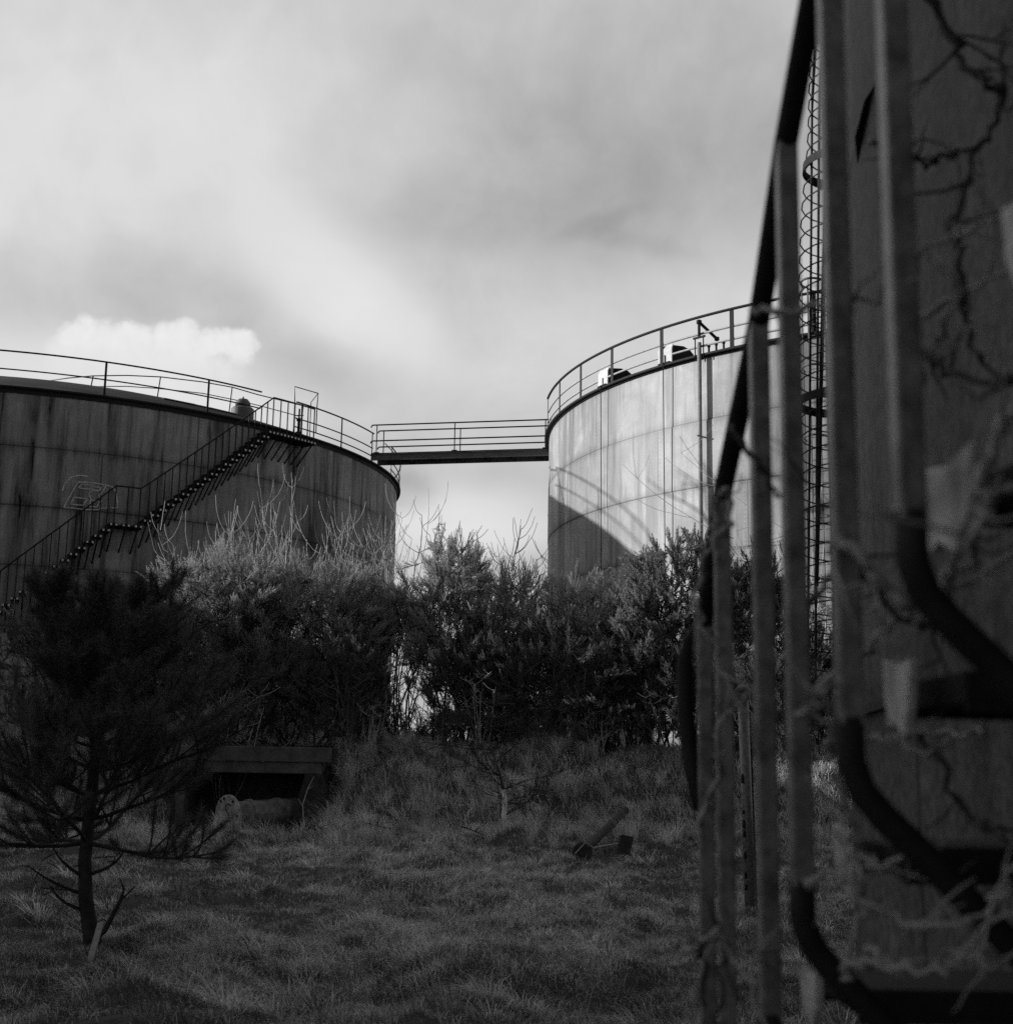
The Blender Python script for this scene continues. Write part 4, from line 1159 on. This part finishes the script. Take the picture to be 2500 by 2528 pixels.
# ------------------------------------------------------------------ culvert, pipe and litter
def culvert():
    Y = 29.3
    t = thing('culvert', 'concrete culvert mouth with a thick lintel set into the grassy bank', 'culvert', (P(490, 1500, Y).x, Y, 0))
    def q(x, y, d=0): return P(x, y, Y + d)
    def slab(name, x0, x1, yt, yb, d0, dep, mat):
        a, b = q(x0, (yt + yb) / 2), q(x1, (yt + yb) / 2); zt = q((x0 + x1) / 2, yt).z; zb = q((x0 + x1) / 2, yb).z
        return MB().prism([(a.x, Y + d0, zb), (b.x, Y + d0, zb), (b.x, Y + d0, zt), (a.x, Y + d0, zt)], (0, dep, 0)).build(name, mat, t, bevel=.02)
    slab('parapet', 330, 622, 1409, 1437, -.06, .5, M['concrete'])
    slab('lintel', 345, 606, 1438, 1459, .0, .6, M['concrete'])
    zl = q(560, 1459).z
    # slanting right abutment and a left one behind the pine
    MB().prism([q(576, 1460), q(606, 1460), q(628, 1600), q(534, 1600)], (0, 1.2, 0)).build('abutment', M['concrete_abut'], t, bevel=.015)
    MB().prism([q(352, 1460), q(340, 1600), q(330, 1600), q(330, 1460)], (0, 1.2, 0)).build('abutment', M['concrete'], t)
    # the dark passage behind
    xa, xb = q(335, 1500).x, q(600, 1500).x; z0 = -.3
    mb = MB()
    mb.prism([(xa, Y + .61, zl + .05), (xb, Y + .61, zl + .05), (xb, Y + 5, zl + .05), (xa, Y + 5, zl + .05)], (0, 0, .1))
    mb.prism([(xa, Y + .1, z0), (xa, Y + 5, z0), (xa, Y + 5, zl + .05), (xa, Y + .1, zl + .05)], (-.1, 0, 0))
    mb.prism([(xb, Y + .4, z0), (xb, Y + 5, z0), (xb, Y + 5, zl + .05), (xb, Y + .4, zl + .05)], (.1, 0, 0))
    mb.prism([(xa, Y + 5, z0), (xb, Y + 5, z0), (xb, Y + 5, zl + .15), (xa, Y + 5, zl + .15)], (0, .1, 0))
    mb.build('passage', M['concrete_dark'], t)
    # earth fill over the passage roof
    # flanged pipe lying in front
    f0 = P(428, 1539, 28.5); e0 = P(574, 1528, 30.0)
    ax = (e0 - f0).normalized()
    p = thing('flanged_pipe', 'rusty flanged pipe with a pale bolted end plate lying in the culvert mouth', 'pipe', (f0.x, f0.y, f0.z - .4))
    L = (e0 - f0).length
    prof = [(.26, .05), (.26, .5), (.30, .52), (.30, .58), (.26, .6), (.265, 1.2), (.29, 1.22), (.29, 1.3), (.265, 1.32), (.265, L)]
    MB().lathe(prof, f0, ax, 28).build('barrel', M['pipe'], p)
    fl = MB().lathe([(.395, 0), (.41, .015), (.41, .06), (.26, .07)], f0, ax, 36).build('flange', M['flange'], p)
    x, y = MB()._frame(ax)
    hb = MB()
    for k in (0, 1, 2, 3, 5, 6, 9, 10, 12):
        a = 2 * math.pi * k / 14 + .1 * math.sin(k); hb.lathe([(.03, 0), (.03, .012)], f0 - ax * .012 + (x * math.cos(a) + y * math.sin(a)) * .345, ax, 8)
    hb.build('bolts', M['marks'], fl)
    # painted mark on the plate
    right = Vector((1, 0, 0)) - ax * ax.x; right.normalize(); upv = right.cross(ax); upv = upv if upv.z > 0 else -upv
    ln = [(.12, .2), (.02, .24), (-.06, .17), (-.02, .08), (.07, .02), (.08, -.08), (0, -.13), (-.1, -.09)]
    MB().tube([f0 - ax * .004 + right * a + upv * b for a, b in ln], .012, 6).build('paint_mark', M['marks'], fl)


culvert()


def litter():
    # fallen post with a round foot, joined by wire to a block
    Y = 23.2; f0 = P(1098, 1634, Y); z = Gz(f0.x, Y); f0.z = max(f0.z, z + .17)
    e0 = P(1180, 1534, 27.2); e0.z = Gz(e0.x, e0.y) + .42
    t = thing('fallen_post', 'rusty post fallen in the grass with a round wheel-like foot', 'post', (f0.x, f0.y, z))
    ax = (e0 - f0).normalized()
    MB().lathe([(.075, .03), (.075, (e0 - f0).length)], f0, ax, 14).build('shaft', M['rust'], t)
    d = (f0 - Vector((0, 0, CAM_Z))).normalized(); fa = (ax * .75 + d * .5).normalized()
    mb = MB().lathe([(.10, -.01), (.155, -.012), (.165, 0), (.165, .05), (.15, .055), (.148, .03), (.11, .03)], f0, fa, 28)
    x, y = mb._frame(fa)
    for k in range(3):
        a = 2 * math.pi * k / 3; mb.bar(f0 + fa * .02, f0 + fa * .02 + (x * math.cos(a) + y * math.sin(a)) * .15, .03, .02, fa)
    mb.lathe([(.045, -.03), (.045, .05)], f0, fa, 14); mb.build('foot_wheel', M['rust'], t)
    c = P(1180, 1617, 23.6); c.z = Gz(c.x, c.y) + .2
    w = thing('block', 'dark square block tipped on its edge beside the fallen post', 'block', (c.x, c.y, c.z - .2))
    ux, uz = Vector((.97, .15, -.22)).normalized(), Vector((.24, .1, .96)).normalized(); uy = uz.cross(ux)
    MB().prism([c + ux * a + uz * b for a, b in ((-.11, -.16), (.11, -.16), (.11, .16), (-.11, .16))], uy * .16).build('body', M['rust'], w, bevel=.012)
    mb = MB()
    for i in range(7): q = c - ux * .114 - uz * (.13 - .043 * i); mb.bar(q, q + uy * .16, .02, .018)
    mb.build('ribs', M['iron_mid'], w)
    MB().bar(c + uz * .165 - ux * .1 + uy * .08, c + uz * .165 + ux * .1 + uy * .08, .16, .012, uz).build('top_plate', M['rail_light'], w)
    a = f0 + Vector((.05, -.02, .1)); b = c - ux * .13
    wr = MB().tube([f0 + Vector((-.12, -.05, -.02)), a + Vector((0, 0, .06)), a + Vector((.14, 0, -.02)), a.lerp(b, .5) + Vector((0, 0, -.02)), b], .011, 6).build('wire', M['rail_light'])
    tag(wr, 'pale stiff wire running from the fallen post to the dark block', 'wire')
    # vent post standing behind the near stair
    Y = 15.6; b = P(1412, 1440, Y); z = Gz(b.x, Y); zt = P(1405, 1300, Y).z
    t = thing('pipe_post', 'upright pale pipe post with a rounded cap behind the stair bars', 'post', (b.x, Y, z))
    lean = Vector((-.02, 0, 1)).normalized()
    MB().lathe([(.062, -.05), (.062, zt - z - .1)], (b.x, Y, z), lean, 20).build('pipe', M['bar'], t, smooth=True)
    MB().lathe([(.064, zt - z - .12), (.085, zt - z - .11), (.085, zt - z - .06), (.07, zt - z - .045), (.09, zt - z - .03), (.088, zt - z + .0), (.05, zt - z + .035), (.01, zt - z + .045)], (b.x, Y, z), lean, 20).build('cap', M['iron_mid'], t, smooth=True)
    p2 = Vector((b.x + .07, Y + .10, z)); MB().bar(p2, p2 + lean * (zt - z - .25), .05, .05, (1, 0, 0)).build('dark_bar', M['iron'], t)  # dark bar along the right of the post
    rg = random.Random(2); mb = MB()
    for fr in (.62, .48, .43, .39, .30, .22, .17):
        q = Vector((b.x, Y, z)) + lean * ((zt - z) * fr) + Vector((-.045, -.047, 0)); h_ = .02 + .03 * rg.random()
        mb.lathe([(.012 + .008 * rg.random(), -h_), (.018, 0), (.01, h_)], q, (0, 0, 1), 8)
    mb.build('rust_hole', M['marks'], t)
    # stake leaning against the pine
    p, q = P(166, 1843, 11.15), P(190, 1742, 11.35); p.z = Gz(p.x, p.y) - .02
    st = MB().bar(p, q, .045, .018, (0, -1, .2)).build('wooden_stake', M['wood']); tag(st, 'pale flat wooden stake leaning on the foot of the pine', 'stake')
    # stones
    def stone(px, py, Y, s, lab, seed):
        c = P(px, py, Y); c.z = Gz(c.x, Y) + s * .2; rng = np.random.RandomState(seed); mb = MB()
        n, mm = 12, 7
        for i in range(mm):
            th = math.pi * i / (mm - 1)
            for k in range(n):
                a = 2 * math.pi * k / n; f = 1 + .18 * math.sin(3 * a + seed) * math.sin(th) + rng.uniform(-.05, .05)
                mb.v.append(c + Vector((math.cos(a) * math.sin(th) * s * f, math.sin(a) * math.sin(th) * s * .7 * f, math.cos(th) * s * .55)))
        for i in range(mm - 1):
            for k in range(n): k2 = (k + 1) % n; mb.f.append((i * n + k, i * n + k2, (i + 1) * n + k2, (i + 1) * n + k))
        tag(mb.build('stone', M['stone'], None, smooth=True), lab, 'stone', 'stones in the grass')
    stone(386, 1847, 11.55, .075, 'pale rounded stone in the near grass right of the pine', 1)
    stone(712, 1541, 27.9, .13, 'white stone lying on the bank right of the culvert', 4)
    # low dead branches at the foot of the bank
    rng = np.random.RandomState(4)
    for (x0, y0, x1, y1, Y, lab) in ((560, 1560, 640, 1592, 27.4, 'dead dark branch lying by the thin sapling'), (690, 1545, 800, 1570, 27.3, 'dead dark branch lying below the white stone'), (870, 1525, 930, 1560, 27.2, 'dead dark branch lying left of the birch stem')):
        p, q = P(x0, y0, Y), P(x1, y1, Y); p.z = Gz(p.x, Y) + .3; q.z = Gz(q.x, Y) + .05; mb = MB()
        mb.tube([Vector(v) for v in bent(rng, p, q, .12, 6)], list(np.linspace(.016, .008, 6)), 6)
        for j in range(7): w = p.lerp(q, rng.uniform(.1, .9)); mb.tube([Vector(v) for v in bent(rng, w, w + Vector((rng.uniform(-.4, .4), rng.uniform(-.2, .1), rng.uniform(.0, .35))), .15, 4)], [.008, .006, .005, .003], 4)
        tag(mb.build('dead_branch', M['bark']), lab, 'branch', 'dead branches at the foot of the bank')


litter()


# ------------------------------------------------------------------ brambles climbing over the near stair
def brambles():
    rng = np.random.RandomState(9)
    def smooth(pts, n=6):
        out = []
        pts = [pts[0]] + pts + [pts[-1]]
        for i in range(1, len(pts) - 2):
            p0, p1, p2, p3 = pts[i - 1:i + 3]
            for q in np.linspace(0, 1, n)[:-1]:
                out.append(.5 * ((2 * p1) + (-p0 + p2) * q + (2 * p0 - 5 * p1 + 4 * p2 - p3) * q * q + (-p0 + 3 * p1 - 3 * p2 + p3) * q ** 3))
        out.append(pts[-2]); return out
    V = [
        ('dark', .007, (1.9, 1.7), 'dark bramble cane looping down the rusty wall from the top edge', [(1740, -20), (1774, 43), (1802, 103), (1838, 139), (1881, 171), (1899, 185), (1867, 242), (1835, 292), (1824, 342), (1806, 427), (1803, 498), (1824, 605), (1850, 690), (1911, 730)]),
        ('pale', .004, (1.75, 1.5), 'pale bramble cane sweeping across the bars to the upper right edge', [(1415, 588), (1480, 590), (1530, 582), (1582, 577), (1646, 555), (1706, 516), (1760, 463), (1830, 430), (1930, 405)]),
        ('pale', .0035, (1.8, 1.5), 'pale bramble cane rising to the right edge below the sweeping one', [(1700, 620), (1724, 605), (1795, 570), (1866, 527), (1930, 510)]),
        ('dark', .006, (2.0, 1.9), 'dark bramble cane standing off the wall under the upper sliver', [(1660, 270), (1690, 293), (1724, 303), (1767, 304), (1810, 290)]),
        ('pale', .004, (2.0, 1.9), 'pale bramble cane passing the dark sliver on the wall', [(1640, 268), (1690, 262), (1727, 265), (1817, 278), (1850, 300)]),
        ('dark', .007, (1.8, 1.5), 'dark bramble cane hanging in a curve above the large white plate', [(1715, 600), (1737, 657), (1771, 691), (1822, 711), (1930, 722)]),
        ('pale', .005, (1.35, 1.1), 'pale bramble cane forking at the right edge beside the top tread', [(1930, 750), (1907, 786), (1873, 840), (1853, 902), (1862, 930)]),
        ('pale', .004, (1.3, 1.1), 'pale bramble cane curling under the top tread at the right edge', [(1930, 925), (1880, 938), (1850, 965), (1840, 1000), (1800, 1040)]),
        ('pale', .006, (1.6, 1.5), 'pale thick bramble cane curving past the second bar', [(1575, 1012), (1618, 1051), (1652, 1095), (1703, 1136), (1737, 1146), (1771, 1102), (1800, 1050), (1820, 990)]),
        ('dark', .006, (1.65, 1.6), 'dark bramble cane sagging between the second and third bars', [(1560, 1040), (1594, 1058), (1636, 1102), (1670, 1133), (1720, 1170), (1790, 1180)]),
        ('dark', .005, (1.95, 1.8), 'dark bramble cane crossing behind the handrail and fourth bar', [(1380, 810), (1414, 857), (1452, 912), (1499, 946), (1560, 985)]),
        ('pale', .004, (2.2, 2.0), 'pale bramble cane spiralling down the end of the handrail', [(1372, 1000), (1352, 1010), (1345, 950), (1362, 925), (1378, 945), (1370, 990), (1335, 1041), (1318, 1100), (1316, 1136), (1325, 1170), (1346, 1228), (1374, 1296), (1400, 1345), (1440, 1420)]),
        ('pale', .004, (1.75, 1.6), 'pale bramble cane rising over the third tread towards the wall', [(1535, 1320), (1600, 1255), (1650, 1215), (1700, 1165), (1760, 1130), (1850, 1080), (1930, 1040)]),
        ('pale', .0045, (1.7, 1.5), 'pale bramble cane hung in a long bow across the lower wall', [(1600, 1655), (1636, 1703), (1695, 1738), (1748, 1748), (1817, 1741), (1869, 1710), (1900, 1670), (1930, 1610)]),
        ('pale', .0035, (1.7, 1.5), 'pale bramble cane in a low bow just above the bottom tread', [(1650, 1790), (1664, 1818), (1695, 1838), (1765, 1831), (1817, 1804), (1880, 1740), (1930, 1700)]),
        ('dark', .005, (1.9, 1.7), 'dark bramble cane dropping diagonally below the middle tread', [(1735, 1380), (1783, 1450), (1834, 1540), (1859, 1564), (1930, 1572)]),
        ('pale', .0035, (1.9, 1.7), 'grey bramble cane crossing under the middle tread', [(1690, 1395), (1735, 1382), (1800, 1384), (1852, 1370), (1930, 1335)]),
        ('dark', .0045, (2.1, 1.9), 'dark bramble stem sprouting by the foot of the lowest bars', [(1330, 1900), (1325, 1800), (1330, 1770), (1350, 1752), (1362, 1780), (1358, 1850), (1352, 1940)]),
        ('pale', .003, (2.0, 1.8), 'thin pale bramble stem reaching left from the fifth bar', [(1290, 1800), (1320, 1785), (1345, 1755), (1390, 1810), (1425, 1880), (1450, 1930)]),
        ('pale', .0035, (1.75, 1.6), 'grey bramble cane twisting between the third bar and the wall', [(1590, 1860), (1615, 1780), (1625, 1700), (1605, 1600), (1610, 1550), (1580, 1480), (1570, 1380), (1540, 1330), (1520, 1350), (1530, 1310), (1580, 1290)]),
    ]
    extra = [
        ((1.9, 1.7), 'pale twig tangle crossing just below the second white plate', [(1560, 1420), (1600, 1400), (1640, 1385), (1690, 1400), (1740, 1420), (1800, 1400)]),
        ((1.6, 1.4), 'pale bramble twig forking up past the top of the second bracket', [(1790, 1230), (1775, 1160), (1800, 1090), (1840, 1030), (1850, 960), (1890, 900)]),
        ((1.9, 1.8), 'pale bramble twig zigzagging between the third and second bars', [(1520, 1180), (1545, 1120), (1575, 1090), (1600, 1130), (1640, 1150), (1690, 1120)]),
        ((1.85, 1.7), 'pale bramble twig hooked round the third white plate', [(1520, 1690), (1560, 1640), (1600, 1660), (1630, 1620), (1660, 1640), (1720, 1600)]),
        ((1.7, 1.6), 'pale bramble twig trailing along the bottom tread', [(1600, 1830), (1660, 1812), (1720, 1822), (1790, 1806), (1860, 1815), (1920, 1795)]),
        ((1.5, 1.3), 'pale bramble twig climbing the wall beside the first bar', [(1700, 830), (1740, 760), (1730, 690), (1770, 640), (1800, 560), (1790, 480)]),
        ((2.3, 2.2), 'pale bramble twig wound between the two lowest bars', [(1320, 1560), (1340, 1500), (1365, 1450), (1350, 1390), (1380, 1340), (1415, 1300)]),
    ]
    V += [('pale', .0042, dd, lb, pp) for dd, lb, pp in extra]
    for kind, r, (d0, d1), lab, pts in V:
        n = len(pts); p3 = [P(x, y, d0 + (d1 - d0) * i / (n - 1) + rng.uniform(-.03, .03)) for i, (x, y) in enumerate(pts)]
        sm = smooth(p3, 5); r *= .72 if kind == 'dark' else .92
        sm = [q + Vector(rng.normal(0, .0045, 3)) for q in sm]; k = len(sm)
        t = thing('bramble', lab, 'bramble', tuple(p3[0]), 'brambles tangled in the near stair')
        rad = [r * (1.25 - .6 * a / k) * rng.uniform(.8, 1.2) * (1.45 if a % 5 == 2 else 1) for a in range(k)]
        mt = M['cane'] if kind == 'pale' else M['cane_dark']
        mb = MB().tube(sm, rad, 7)
        for a in range(2, k - 1, 2):                             # forking side twigs and thorns grow from the cane
            d = Vector(rng.normal(0, 1, 3)).normalized(); mb.tube([sm[a], sm[a] + d * r * 3], [r * .5, r * .05], 4)
            if rng.uniform() < .38:
                d = ((sm[a + 1] - sm[a]).normalized() + Vector(rng.normal(0, .7, 3))).normalized(); q = sm[a]; L = rng.uniform(.05, .17); tw = [q]
                for b in range(4):
                    d = (d + Vector(rng.normal(0, .28, 3)) + Vector((0, 0, .08))).normalized(); q = q + d * L / 4; tw.append(q)
                mb.tube(tw, list(np.linspace(r * .6, r * .22, 5)), 5)
                if L > .1:
                    d = (d + Vector(rng.normal(0, .8, 3))).normalized(); mb.tube([tw[2], tw[2] + d * .03, tw[2] + d * .05 + Vector(rng.normal(0, .012, 3))], [r * .4, r * .3, r * .15], 4)
        mb.build('cane', mt, t, smooth=True)


brambles()
